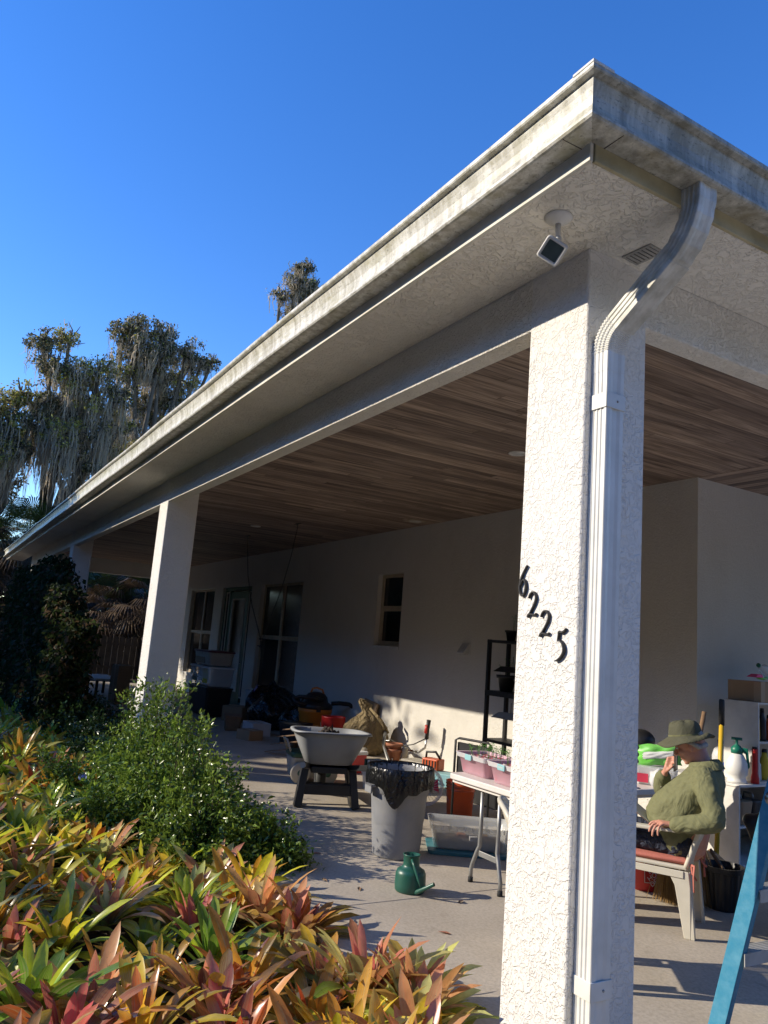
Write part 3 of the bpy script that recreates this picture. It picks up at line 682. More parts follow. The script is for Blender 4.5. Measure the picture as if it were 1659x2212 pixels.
# soffit vent
sv = thing('soffit_vent', 'small louvred vent in the soffit beside the downspout', 'vent', (-2.323, 2.619, ZS))
mb = MB(); frame_rect(mb, -.075, -.05, .075, .05, .012, -.006, -.0005)
mb2 = MB()
for x, z in (): pass
f_ = MB(); 
for a in ((-.08, -.055, .08, -.043), (-.08, .043, .08, .055), (-.08, -.043, -.068, .043), (.068, -.043, .08, .043)): f_.box(a[0], a[1], -.008, a[2], a[3], -.0005)
f_.build('frame', M['vent'], sv)
f_ = MB()
for i in range(6): 
    x = -.055 + i * .022; f_.bar((x, -.042, -.006), (x, .042, -.006), .015, .003, (0, .5, 1))
f_.build('louvre', M['vent'], sv); MB().box(-.068, -.043, -.003, .068, .043, -.001).build('duct', M['black'], sv)
sv.rotation_euler = (0, 0, RAD(4))
# recessed lights
for x, y, lab in ((-13.357, 4.939, 'round white recessed ceiling light near the hanging chain'), (-5.867, 4.853, 'round white recessed ceiling light beside the corner column')):
    t = thing('ceiling_light', lab, 'light', (x, y, ZC), 0, 'recessed lights in the wood ceiling')
    MB().lathe([(.060, -.001), (.095, -.001), (.095, -.006), (.085, -.011), (.066, -.009), (.060, .0)], 32, caps=False).build('trim', M['white_paint'], t)
    MB().lathe([(0.0, -.004), (.062, -.004), (.062, -.001), (0, -.001)], 32).build('lens', M['white'], t)
t = thing('ceiling_speaker_plate', 'square pale cover plate on the wood ceiling by the wall', 'cover plate', (-10.247, 6.45, ZC))
MB().box(-.14, -.14, -.008, .14, .14, -.001).build('frame', M['cream'], t, bevel=.003); MB().lathe([(0, -.012), (.09, -.012), (.10, -.0085), (0, -.0085)], 24).build('cover', M['white_paint'], t)
# dryer hood
t = thing('dryer_vent_hood', 'small white vent hood with sloped top on the back wall', 'vent', (-9.13, YW, 1.76))
mb = MB(); mb.prism([(0, .075), (-.02, .078), (-.115, -.055), (-.115, -.075), (0, -.06)], -.085, .085, 'x'); mb.build('hood', M['white_paint'], t, bevel=.004)
MB().box(-.10, -.008, -.09, .10, -.001, .095).build('back_plate', M['white_paint'], t, bevel=.002)
MB().box(-.07, -.09, -.082, .07, -.02, -.079).build('flap', M['vent'], t)

# house numbers
GLY = {'6': [[(.92, 1.04, .05), (.66, .88, .09), (.38, .66, .12), (.2, .4, .14), (.2, .18, .14), (.42, .02, .13), (.68, .05, .13), (.84, .24, .14), (.80, .44, .13), (.62, .55, .11), (.42, .5, .08), (.28, .36, .05)]],
       '2': [[(.14, .74, .10), (.22, .88, .12), (.42, .98, .10), (.66, .95, .13), (.80, .78, .15), (.72, .56, .15), (.5, .34, .12), (.26, .12, .12), (.10, -.02, .12)], [(.08, -.02, .05), (.2, .10, .13), (.5, .10, .12), (.78, .08, .12), (.90, .14, .08)]],
       '5': [[(.98, 1.04, .06), (.84, .95, .12), (.62, .90, .12), (.42, .93, .10)], [(.44, .93, .10), (.36, .62, .09)], [(.36, .62, .08), (.56, .62, .12), (.78, .50, .14), (.86, .30, .15), (.70, .12, .12), (.44, 0, .10), (.18, -.06, .05)]]}
def smoothpath(p, n=5):
    out = []
    for i in range(len(p) - 1):
        p0 = p[max(i-1, 0)]; p1 = p[i]; p2 = p[i+1]; p3 = p[min(i+2, len(p)-1)]
        for k in range(n):
            t = k / n
            out.append(tuple(.5 * ((2*b) + (-a + c)*t + (2*a - 5*b + 4*c - d)*t*t + (-a + 3*b - 3*c + d)*t**3) for a, b, c, d in zip(p0, p1, p2, p3)))
    out.append(tuple(p[-1])); return out
def digit(ch, x, z, wd, h, label, lean=0.0):
    t = MB()
    for si, st in enumerate(GLY[ch]):
        sp = smoothpath(st); rings = []
        for i, (a, b, ww) in enumerate(sp):
            a0, b0, _ = sp[max(i-1, 0)]; a1, b1, _ = sp[min(i+1, len(sp)-1)]
            tx, tz = (a1-a0)*wd, (b1-b0)*h; ln = math.hypot(tx, tz) or 1; nx_, nz_ = -tz/ln, tx/ln
            hw = ww * h * .33; px, pz = a * wd + lean * b * h, b * h; yy = -.0125 - .001 * si
            rings.append([(px + nx_*hw, -.001, pz + nz_*hw), (px + nx_*hw, yy+.003, pz + nz_*hw), (px + nx_*hw*.6, yy, pz + nz_*hw*.6), (px - nx_*hw*.6, yy, pz - nz_*hw*.6), (px - nx_*hw, yy+.003, pz - nz_*hw), (px - nx_*hw, -.001, pz - nz_*hw)])
        t.loft(rings, True, True, False)
    o = t.build('house_number', M['blackm']); o.location = (x, Y0 - .002, z)
    return tag(o, label, 'house number', 'black digits on the corner column')
digit('6', -2.829, 1.972, .066, .137, 'black metal digit 6, topmost of the diagonal house number')
digit('2', -2.757, 1.874, .072, .115, 'black metal digit 2 directly below the 6')
digit('2', -2.670, 1.788, .076, .115, 'black metal digit 2 directly above the 5')
digit('5', -2.572, 1.69, .076, .130, 'black metal digit 5, lowest of the diagonal house number')

# chains for a porch swing
def chain(name, pts, lab):
    t = thing(name, lab, 'chain', pts[0], 0, 'swing chains hung from the ceiling')
    p0 = Vector(pts[0])
    MB().box(-.10, -.03, -.008, .10, .03, -.001).build('bracket', M['blackm'], t, bevel=.002)
    MB().tube([(0, 0, -.008), (0, 0, -.05), (.02, 0, -.07), (0, 0, -.09), (-.02, 0, -.07)], .006, 8).build('hook', M['blackm'], t)
    mb = MB(); L = [Vector(p) - p0 for p in pts]; L[0].z -= .09
    i = 0
    for a, b in zip(L, L[1:]):
        n = max(2, int((b - a).length / .032))
        for k in range(n):
            c = a.lerp(b, (k + .5) / n); d = (b - a).normalized(); s_ = Vector((0, 1, 0)) if i % 2 else d.cross(Vector((0, 1, 0))).normalized(); i += 1
            mb.tube([c + d * .02 * cos(q) + s_ * .010 * sin(q) for q in [2 * pi * j / 8 for j in range(9)]], .0035, 5, False)
    mb.build('links', M['blackm'], t); return t
CY = 5.33
chain('chain', [(-12.33, CY, ZC), (-12.5, CY, 3.1), (-12.75, CY, 2.6), (-13.1, CY, 2.1), (-13.38, CY, 1.72)], 'rusty swing chain hanging from the nearer ceiling bracket, right one of the pair')
chain('chain', [(-14.80, CY, ZC), (-14.55, CY, 2.9), (-14.15, CY, 2.3), (-13.50, CY, 1.65), (-13.45, CY, 1.45)], 'rusty swing chain hanging from the farther ceiling bracket, left one of the pair')
mb = MB()
for i in range(26):
    c = Vector((-13.43 + rng.normal() * .05, CY + rng.normal() * .03, 1.58 + rng.normal() * .07)); a = rng.normal(size=3); a = Vector(a).normalized(); b = a.orthogonal().normalized()
    mb.tube([c + a * .024 * cos(q) + b * .012 * sin(q) for q in [2 * pi * j / 8 for j in range(9)]], .004, 5, False)
tag(mb.build('chain_bundle', M['blackm']), 'tangled bundle of chain where the two swing chains meet', 'chain')

# ==================================================================== THINGS ON THE PORCH
def face_yaw(x, y):
    """rotation that turns local -Y towards the street side where the photographer stands"""
    return math.atan2(y, x) - pi / 2
def bent(mbx, fn):
    mbx.v = [tuple(fn(*v)) for v in mbx.v]; return mbx

# --- grey trash can with bag
can = thing('trash_can', 'dented round grey trash can lined with a shiny black bag on the porch floor', 'trash can', (-5.73, 3.64, 0), face_yaw(-5.73, 3.64))
p = [(0, 0), (.185, 0), (.195, .015), (.205, .10), (.232, .47), (.238, .50), (.252, .51), (.258, .56), (.262, .66), (.272, .675), (.272, .69), (.258, .69), (.25, .66), (.22, .3), (.18, .03), (0, .03)]
mb = MB().lathe(p, 48)
bent(mb, lambda x, y, z: (x * (1 + .02 * sin(z * 9 + 3 * math.atan2(y, x))) , y * (1 + .02 * sin(z * 7)), z))
mb.build('body', M['grey'], can)
for a in (0, pi):
    hb = MB(); hb.box(.25, -.06, .55, .30, .06, .57); hb.box(.285, -.06, .50, .30, .06, .57); hb.build('handle', M['grey'], can, bevel=.006).rotation_euler = (0, 0, a + .5)
rings = []
for k in range(15):
    ring = []
    t = k / 14
    for j in range(72):
        a = 2 * pi * j / 72
        drop = .135 + .03 * max(0, sin(a * 2 + 4.0)) + .012 * sin(a * 3) + .006 * sin(a * 11 + 1) + (.10 if abs(((a - 4.55 + pi) % (2 * pi)) - pi) < .35 else 0) * cos(((a - 4.55 + pi) % (2*pi) - pi) * 4)
        fold = .005 * sin(a * 23 + 2 * sin(a * 3)) + .004 * sin(a * 41)
        if t < .45: 
            q = t / .45; r_ = .268 - .055 * (1 - q); z = .715 - .35 * (1 - q) ** 1.3
        else:
            q = (t - .45) / .55; r_ = .275 + .012 * sin(q * 3) + .010 * q; z = .715 + .004 - drop * q * 1.15
        if .35 < t < .6: z = max(z, .70 + .015 * sin((t - .35) / .25 * pi))
        ring.append(((r_ + fold * (1 if t > .1 else 0)) * cos(a), (r_ + fold) * sin(a), z))
    rings.append(ring)
MB().loft(rings, True, False).build('bag_liner', M['bagm'], can)
# --- watering can
wc = thing('watering_can', 'dark green plastic watering can with stubby spout, standing on sunlit concrete', 'watering can', (-4.865, 3.235, 0), face_yaw(-4.865, 3.235))
MB().lathe([(0, 0), (.098, 0), (.108, .012), (.111, .05), (.108, .12), (.098, .145), (.080, .155), (.062, .168), (.058, .18), (.058, .238), (.063, .243), (.063, .25), (.055, .25), (.052, .20), (0, .19)], 40, sx=1, sy=.92).build('body', M['cangreen'], wc)
MB().tube([(.045, -.085, .02), (.075, -.12, .045), (.115, -.15, .075), (.165, -.17, .108)], [.017, .015, .013, .0135], 14, False).build('spout', M['cangreen'], wc)
MB().tube([(.0, -.055, .225), (.02, -.085, .19), (.052, -.115, .12), (.08, -.125, .06)], [.011, .0125, .0125, .010], 12, flat=.7).build('handle', M['cangreen'], wc)
# --- folding table
tb = thing('folding_table', 'long white folding table with grey steel legs beside the corner column', 'table', (-4.80, 4.68, 0))
mb = MB().rbox(-.43, -.91, .70, .43, .91, .745, .05, seg=5); mb.build('tabletop', M['tabletop'], tb, bevel=.008)
mb = MB(); mb.box(-.40, -.88, .675, .40, -.86, .70); mb.box(-.40, .86, .675, .40, .88, .70); mb.box(-.40, -.86, .675, -.38, .86, .70); mb.box(.38, -.86, .675, .40, .86, .70); mb.build('skirt', M['tabletop'], tb)
for sy in (-1, 1):
    for sx, fx in ((-1, -.13), (1, .22)):
        xk = fx + .07 * (1 if sx < 0 else -1)
        mb = MB().tube([(xk, sy * .84, .69), (xk, sy * .84, .40), (xk, sy * .845, .27), (xk - .02 * -sx, sy * .85, .23), (fx + .012 * -sx, sy * .86, .13), (fx, sy * .86, .09), (fx, sy * .86, .02)], .0155, 12)
        l_ = mb.build('leg', M['steel'], tb)
        MB().lathe([(0, 0), (.02, 0), (.019, .035), (0, .035)], 16, (fx, sy * .86, 0)).build('foot_cap', M['rubber'], l_)
    MB().box(-.06, sy * .845 - .006, .20, .15, sy * .845 + .006, .24).build('brace', M['steel'], tb, bevel=.003)
# seed tubs with cups
def seedling(mb, x, y, z, s=1.0):
    h = (.06 + .07 * random.random()) * s; a = random.random() * 6; lean = Vector((cos(a), sin(a), 0)) * .02
    top = Vector((x, y, z + h)) + lean
    mb.tube([(x, y, z), Vector((x, y, z + h * .5)) + lean * .3, top], .0016, 4)
    for i in range(5):
        b = a + i * 1.3; d = Vector((cos(b), sin(b), .35)); L = .018 + .016 * random.random(); c = top - Vector((0, 0, .012 * (i % 3))); q = Vector((-sin(b), cos(b), 0)) * L * .3
        m_ = c + d * L * .5; e_ = c + d * L - Vector((0, 0, .008))
        mb.add([c, m_ + q, e_, m_ - q], [(0, 1, 2, 3)])
SEEDMAT = plain('seedling_green', (.10, .27, .04), .5, dirt=.3)
def cup_proto(loc, lab, grp):
    t = thing('plastic_cup', lab, 'cup', loc, 0, grp)
    MB().lathe([(0, 0), (.027, 0), (.030, .01), (.041, .10), (.0425, .112), (.0435, .118), (.039, .118), (.038, .105), (0, .102)], 20).build('cup', M['redcup'], t)
    MB().lathe([(.039, .1185), (.0425, .1185), (.0432, .121), (.0395, .1215)], 20, caps=False).build('rim', M['paper'], t)
    MB().lathe([(0, .103), (.0375, .1035), (.0375, .107), (0, .109)], 16).build('potting_soil', M['dirt'], t)
    mb = MB(); 
    for k in range(2): seedling(mb, rng.normal() * .01, rng.normal() * .01, .107, 1.1)
    mb.build('seedling', SEEDMAT, t); return t
def tub(loc, lab, glab, text):
    W_, D_, H_ = .405, .30, .155
    t = thing('storage_tub', lab, 'tub', loc, RAD(-4), 'frosted tubs of seedling cups on the folding table')
    def rr(z, k, r=.035):
        o = []
        for q, (sx, sy) in enumerate(((1, 1), (-1, 1), (-1, -1), (1, -1))):
            for i in range(6):
                a = q * pi / 2 + i * pi / 10; o.append((sx * (W_/2 + k - r) + r * cos(a), sy * (D_/2 + k - r) + r * sin(a), z))
        return o
    MB().loft([rr(.0, -.035), rr(.006, -.028), rr(.115, -.008), rr(.118, .004), rr(.150, .010), rr(.155, .016), rr(.150, .014), rr(.116, .001), rr(.112, -.011), rr(.012, -.03)], True, False).build('tub_wall', M['pinktub'], t)
    MB().loft([rr(.119, .0065), rr(.149, .0125), rr(.156, .018), rr(.151, .0165), rr(.12, .0085)], True, False).build('rim', M['frost'], t)
    lt = MB().box(-.045, -D_/2 - .028, .112, .045, -D_/2 - .0185, .156).build('latch', M['tealtab'], t, bevel=.004)
    if text:
        c = bpy.data.curves.new('lettering', 'FONT'); c.body = text; c.size = .027; c.extrude = .0004; c.align_x = 'CENTER'
        o = bpy.data.objects.new('lettering', c); COL.objects.link(o)
        dg = bpy.context.evaluated_depsgraph_get(); me = bpy.data.meshes.new_from_object(o.evaluated_get(dg)); bpy.data.objects.remove(o)
        o = bpy.data.objects.new('lettering', me); me.materials.append(M['paper']); COL.objects.link(o); o.parent = lt
        o.rotation_euler = (RAD(90), 0, 0); o.location = (0, -D_/2 - .0288, .127)
    return t
tub((-5.065, 4.02, .747), 'frosted pink storage tub with teal latch, left one on the table', '', '')
tub((-4.60, 3.975, .747), 'frosted pink storage tub lettered Hefty on its latch, right one next to the column', '', 'Hefty')
for ti, (cx, cy, nm) in enumerate(((-5.065, 4.02, 'left'), (-4.60, 3.975, 'right'))):
    gl = 'seedling cups in the %s tub' % nm
    pr = None
    for i in range(4):
        for j in range(3):
            P = (cx + (i - 1.5) * .088, cy + (j - 1) * .087, .762)
            if pr is None or (i + j) % 4 == 3: pr2 = cup_proto(P, 'red plastic cup with a tomato seedling inside the %s frosted tub' % nm, gl); pr = pr or pr2
            else:
                c = copy_tree(pr); c.location = P; c.rotation_euler = (0, 0, random.random() * 6)
# black frame behind the tubs' end
t = thing('crate_stand', 'black steel frame standing on edge behind the left seed tub', 'frame', (-6.42, 4.70, -.06), RAD(8))
mb = MB(); mb.tube([(0, 0, 0), (0, 0, .90), (.03, .02, .92), (.4, .05, .92), (.43, .05, .9), (.43, .05, 0)], .012, 8); mb.build('frame', M['blackm'], t)
MB().box(.01, .02, .55, .42, .05, .88).build('panel', M['black'], t)
# --- orange bucket
def bucket(x, y, h, r, mat, lab, name='bucket', z=0, ribs=True, handle=True, rb=.84):
    t = thing(name, lab, 'bucket', (x, y, z), face_yaw(x, y))
    pr = [(0, 0), (r * rb, 0), (r * (rb + .01), .01), (r * .95, h * .74)]
    if ribs: pr += [(r * 1.0, h * .75), (r * 1.0, h * .765), (r * .96, h * .77), (r * .965, h * .82), (r * 1.01, h * .83), (r * 1.01, h * .845), (r * .97, h * .85), (r * .98, h * .90), (r * 1.02, h * .91), (r * 1.02, h * .925), (r * .985, h * .93)]
    pr += [(r * 1.0, h * .97), (r * 1.02, h), (r * .96, h), (r * .93, h * .9), (r * .8, h * .03), (0, h * .03)]
    MB().lathe(pr, 40).build('body', mat, t)
    if handle:
        MB().tube([(r * 1.03 * cos(a), -abs(sin(a)) * r * .55 - .02, h * .8 - abs(sin(a)) * h * .5) for a in [pi * i / 12 for i in range(13)]], .0028, 6).build('wire_handle', M['steel'], t)
    return t
bucket(-6.86, 5.12, .36, .155, M['orange'], 'bright orange plastic bucket on the floor under the folding table')
# --- clear storage box on a teal lid
t = thing('clear_box', 'clear plastic storage box sitting in its teal lid under the table', 'storage box', (-5.68, 4.36, 0), face_yaw(-5.68, 4.36) + .12)
mb = MB().rbox(-.37, -.24, 0, .37, .24, .035, .05, seg=5, taper=.012); mb.build('lid', M['teal'], t, bevel=.006)
def rbr(w, d, z, r=.05):
    o = []
    for q, (sx, sy) in enumerate(((1, 1), (-1, 1), (-1, -1), (1, -1))):
        for i in range(6):
            a = q * pi / 2 + i * pi / 10; o.append((sx * (w - r) + r * cos(a), sy * (d - r) + r * sin(a), z))
    return o
MB().loft([rbr(.29, .17, .038), rbr(.31, .19, .05), rbr(.335, .215, .20), rbr(.355, .232, .205), rbr(.355, .232, .24), rbr(.362, .24, .242), rbr(.35, .228, .238), rbr(.33, .21, .20), rbr(.30, .18, .055)], True, False).build('box_wall', M['clear'], t)
mb = MB(); 
for i in range(11): mb.box(-.33 + i * .066, -.2405, .207, -.322 + i * .066, -.2335, .238)
mb.build('rim_rib', M['frost'], t)
MB().rbox(-.28, -.15, .045, .28, .15, .10, .04).build('contents', M['dirt'], t)
for i in range(4):
    MB().box(-.2 + i * .1, -.1 + (i % 2) * .1, .10, -.13 + i * .1, -.02 + (i % 2) * .1, .13).build('scrap', [M['card'], M['terracotta'], M['paper'], M['wood']][i], t)
# --- wheelbarrow
wb = thing('wheelbarrow', 'grey plastic wheelbarrow on black legs holding a heap of soil', 'wheelbarrow', (-7.62, 4.0, 0))
# local +x = from handles to wheel, measured so that the near leg stands at (-7.46,3.65)
wyaw = math.atan2(.35, -.94); wb.rotation_euler = (0, 0, wyaw); wb.location = (-7.66, 3.93, 0); wb.scale = (1.12, 1.12, 1.07)
def oval(cx, hx, hy, z, n=40, e=3.2, tilt=0):
    o = []
    for j in range(n):
        a = 2 * pi * j / n; c, s_ = cos(a), sin(a)
        x = cx + hx * abs(c) ** (2 / e) * (1 if c > 0 else -1); y = hy * abs(s_) ** (2 / e) * (1 if s_ > 0 else -1) * (1 - .14 * (c > 0) * c)
        o.append((x, y, z + tilt * x))
    return o
TE = dict(e=5.5, tilt=-.06)
MB().loft([oval(.06, .24, .19, .39, **TE), oval(.06, .28, .22, .40, **TE), oval(.07, .44, .33, .64, **TE), oval(.07, .455, .345, .69, **TE), oval(.07, .49, .375, .70, **TE), oval(.07, .495, .38, .69, **TE), oval(.07, .487, .372, .712, **TE), oval(.07, .44, .33, .71, **TE), oval(.07, .42, .315, .64, **TE), oval(.06, .26, .20, .42, **TE)], True, True).build('tray', M['greyl'], wb)
mb = MB(); nr = 14
rings = []
for k in range(nr + 1):
    f_ = k / nr; rings.append([(.08 + .36 * f_ * cos(2*pi*j/40), .26 * f_ * sin(2*pi*j/40), .60 + .12 * math.exp(-((f_*cos(2*pi*j/40) - .2)**2 * 6 + (f_*sin(2*pi*j/40))**2 * 5)) + .05 * math.exp(-((f_*cos(2*pi*j/40) + .6)**2 * 14)) + .018 * rng.normal() * (f_ < .98)) for j in range(40)])
mb.loft(rings, True, False); mb.build('soil_heap', M['dirt'], wb)
for s_ in (-1, 1):
    h_ = MB().bar((-.80, s_ * .30, .49), (.52, s_ * .10, .27), .04, .055).build('handle', M['black'], wb, bevel=.008)
    MB().tube([(-.78, s_ * .298, .487), (-.93, s_ * .32, .51)], [.024, .026], 12).build('grip', M['beige'], h_)
    lg = MB(); lg.bar((-.10, s_ * .22, .39), (-.16, s_ * .27, .0), .07, .14); lg.bar((-.16, s_ * .27, .0), (-.02, s_ * .25, .02), .05, .035); lg.bar((-.02, s_ * .25, .02), (.14, s_ * .2, .34), .035, .05)
    lg.build('leg', M['black'], wb, bevel=.006)
MB().bar((-.13, -.25, .17), (-.13, .25, .17), .12, .10).build('cross_brace', M['black'], wb, bevel=.004)
MB().box(-.2, -.17, .325, .35, .17, .383).build('tray_support', M['black'], wb, bevel=.004)
wl = MB().lathe([(.12, -.03), (.155, -.045), (.18, -.03), (.187, 0), (.18, .03), (.155, .045), (.12, .03)], 32, caps=False).build('wheel', M['rubber'], wb); wl.rotation_euler = (RAD(90), 0, 0); wl.location = (.58, 0, .19)
MB().lathe([(0, -.03), (.12, -.025), (.122, 0), (.12, .025), (0, .03)], 24).build('rim', M['steel'], wl)
MB().box(-.14, -.355, .47, -.09, -.35, .55).build('sticker', M['black'], wb) if False else None
# --- shop vacuum
vc = thing('shop_vacuum', 'orange and black shop vacuum with a hose, by the sunlit wall', 'vacuum cleaner', (-12.75, 6.2, .03), face_yaw(-12.75, 6.2))
MB().lathe([(0, 0), (.24, 0), (.25, .02), (.29, .42), (.305, .44), (.305, .50), (.28, .50), (0, .48)], 32).build('drum', M['vacor'], vc)
mb = MB().lathe([(0, .50), (.30, .50), (.31, .53), (.29, .58), (.22, .62), (.20, .70), (.15, .76), (.06, .79), (0, .79)], 28); mb.box(.02, -.33, .46, .10, -.29, .56); mb.build('motor_head', M['black'], vc)
MB().tube([(-.10, -.02, .77), (-.08, -.02, .84), (0, -.02, .86), (.10, -.02, .83), (.13, -.02, .75)], .018, 8).build('handle', M['vacor'], vc)
MB().tube([(-.15, -.22, .56), (-.36, -.26, .60), (-.40, -.2, .66), (-.30, -.22, .70), (-.05, -.28, .70), (.12, -.24, .66)], .035, 10).build('cord_wrap', M['black'], vc)
MB().tube([(.28, 0, .60), (.42, -.02, .62), (.60, 0, .61), (.68, 0, .56), (.70, 0, .46), (.68, .0, .30), (.72, 0, .03)], .038, 12).build('hose', M['black'], vc)
# --- red bucket, canvas sack, pots
bucket(-11.72, 6.05, .50, .20, M['red'], 'red plastic bucket between the shop vacuum and the canvas sack', ribs=False)
sk = thing('canvas_sack', 'stuffed tan canvas duffel sack with a gathered top against the wall', 'sack', (-11.05, 6.30, 0), face_yaw(-11.05, 6.30))
rings = []
for (z, rx, ry, ox) in ((z_ * .90, rx_ * 1.06, ry_, ox_) for z_, rx_, ry_, ox_ in ((0, .20, .18, 0), (.03, .27, .22, 0), (.15, .34, .26, -.01), (.32, .345, .27, -.02), (.48, .30, .24, -.01), (.58, .24, .20, .02), (.66, .16, .14, .03), (.72, .09, .08, .02), (.76, .075, .06, -.01), (.84, .10, .07, -.03), (.90, .07, .05, -.08), (.94, .02, .02, -.11))):
    rings.append([(ox + rx * cos(a) * (1 + .06 * sin(a * 5 + z * 9) + .05 * sin(a * 11 + z * 4)), ry * sin(a) * (1 + .06 * sin(a * 7 + z * 14)), z + .012 * sin(a * 9 + z * 20)) for a in [2 * pi * j / 56 for j in range(56)]])
MB().loft(rings, True, True).build('bag_body', M['canvas'], sk)
mb = MB(); mb.add([(.05, -.14, .68), (.10, -.10, .72), (.33, -.10, .42), (.36, -.02, .36), (.20, -.22, .55)], [(0, 1, 2, 3, 4)]); 
MB().tube([(.04, -.10, .72), (.18, -.20, .60), (.30, -.22, .46), (.36, -.12, .36)], [.02, .03, .028, .02], 8, flat=.4).build('flap_strap', M['canvas'], sk)
def pot(x, y, s, lab, tip=None, cat='flower pot', z=0, mat='terracotta'):
    t = thing('flower_pot', lab, cat, (x, y, z), 0)
    MB().lathe([(0, 0), (.085 * s, 0), (.115 * s, .17 * s), (.135 * s, .172 * s), (.14 * s, .215 * s), (.125 * s, .215 * s), (.11 * s, .16 * s), (.08 * s, .02), (0, .02)], 28).build('pot', M[mat], t)
    if tip: t.rotation_euler = tip
    return t
pot(-10.15, 6.3, 1.0, 'upright terracotta pot stack right of the canvas sack')
pot(-10.15, 6.3, .95, 'terracotta pot nested on top of another beside the sack', z=.09)
pot(-10.65, 5.95, 1.2, 'terracotta pot lying on its side in front of the sack', (RAD(78), 0, RAD(20)), z=.17)
t = thing('burlap_pile', 'crumpled dark cloths heaped before the terracotta pots', 'cloth', (-10.35, 5.7, 0))
for k in range(4):
    a = rng.normal(size=3); mb = MB().ell((rng.normal() * .14, rng.normal() * .10, .06 + .05 * k), .22 + .05 * rng.random(), .15, .05, 20)
    bent(mb, lambda x, y, z: (x, y, z + .03 * sin(x * 22 + k) * cos(y * 19))); mb.build('cloth', [M['canvas'], M['stem'], M['beige'], M['hat']][k], t)
# --- garbage bags
def garbage(x, y, s, lab, knot, seed, z=0):
    r_ = np.random.default_rng(seed); t = thing('garbage_bag', lab, 'garbage bag', (x, y, z), r_.random() * 6, 'black garbage bags piled by the tall window')
    ph = r_.random(8) * 6; rings = []
    for i in range(20):
        v = i / 19; rr_ = s * (sin(pi * (v ** .75)) ** .62) * .40 if 0 < v < 1 else .004
        if v > .86: rr_ = max(rr_ * .4, .02 * s)
        rings.append([(rr_ * cos(a) * (1 + .10 * sin(a * 3 + ph[0] + v * 4) + .05 * sin(a * 7 + ph[1] + v * 9) + .03 * sin(a * 13 + ph[2])), rr_ * sin(a) * (1 + .09 * sin(a * 4 + ph[3] - v * 5) + .05 * sin(a * 9 + ph[4] + 8 * v)), s * (.62 * v + .02 * sin(a * 5 + ph[5] + v * 9))) for a in [2 * pi * j / 48 for j in range(48)]])
    MB().loft(rings, True, True).build('bag', M['bagm'], t)
    if knot:
        mb = MB()
        for q in (-1, 1): mb.tube([(0, 0, .60 * s), (q * .05, .02, .68 * s), (q * .13, .01, .70 * s)], [.02, .035, .012], 8, flat=.3)
        mb.build('tied_end', M['bagm'], t)
    return t
garbage(-14.05, 5.95, 1.12, 'shiny black garbage bag bulging in front, with a tied end', True, 3)
garbage(-14.9, 6.25, 1.35, 'tallest black garbage bag at the back of the pile under the window', False, 5)
garbage(-13.3, 6.15, .92, 'smaller black garbage bag nearest the orange shop vacuum', True, 9)
t = MB().box(-.16, -.004, -.03, .16, .004, .03).build('tape_strip', M['bluecap']); t.location = (-14.75, 5.82, .70); t.rotation_euler = (0, RAD(-22), RAD(-10)); tag(t, 'strip of bright blue tape lying on the black garbage bag', 'tape')
# --- beige hose cart and clutter left of the barrow
t = thing('hose_reel_cart', 'beige resin hose reel cart with green lid, left of the wheelbarrow', 'hose cart', (-8.95, 4.35, 0), face_yaw(-8.95, 4.35) + .25)
MB().rbox(-.28, -.2, .06, .26, .2, .30, .06, taper=.03).build('body', M['beige'], t, bevel=.015)
MB().rbox(-.29, -.21, .302, .27, .21, .36, .06).build('lid', M['dgreen'], t, bevel=.015)
for q in (-1, 1):
    wl = MB().lathe([(0, -.02), (.11, -.022), (.125, -.012), (.125, .012), (.11, .022), (0, .02)], 28).build('wheel', M['beige'], t); wl.rotation_euler = (RAD(90), 0, 0); wl.location = (q * .17, -.225, .125)
    MB().lathe([(0, .021), (.04, .0215), (.035, .03), (0, .032)], 16).build('hub', M['dgreen'], wl)
MB().tube([(-.26, .1, .3), (-.34, .1, .5), (-.34, -.1, .5), (-.26, -.1, .3)], .013, 8).build('handle', M['beige'], t)
t = thing('wooden_crate', 'open reddish wooden crate tipped over in front of the garbage bags', 'crate', (-11.0, 5.0, 0), .5)
for i in range(4): MB().bar((-.3, -.2 + .13 * i, .02 + .1 * i), (.3, -.2 + .13 * i, .14 + .1 * i), .10, .018).build('board', M['wood'], t)
t = thing('crate_boards', 'brown board leaning on the wall behind the sack', 'board', (-11.75, 6.6, 0)); MB().bar((0, 0, 0), (.1, .12, .78), .45, .03, (0, 1, 0)).build('board', M['card'], t)
for i, (x, y, z, w_, d_, h_, mt, lb) in enumerate(((-13.2, 5.3, 0, .5, .35, .22, 'frost', 'low pale bin on the floor in front of the garbage bags'), (-12.6, 4.95, 0, .35, .3, .16, 'card', 'small open carton near the garbage bags'), (-15.3, 5.7, 0, .5, .4, .30, 'card', 'brown carton in the dark below the tall window'))):
    t = thing('carton', lb, 'box', (x, y, z), .3 * i)
    MB().rbox(-w_/2, -d_/2, 0, w_/2, d_/2, h_, .015).build('box', M[mt], t, bevel=.004)
    MB().box(-w_/2 + .01, -.02, h_ + .001, w_/2 - .01, .02, h_ + .003).build('tape', M['cardd'], t)
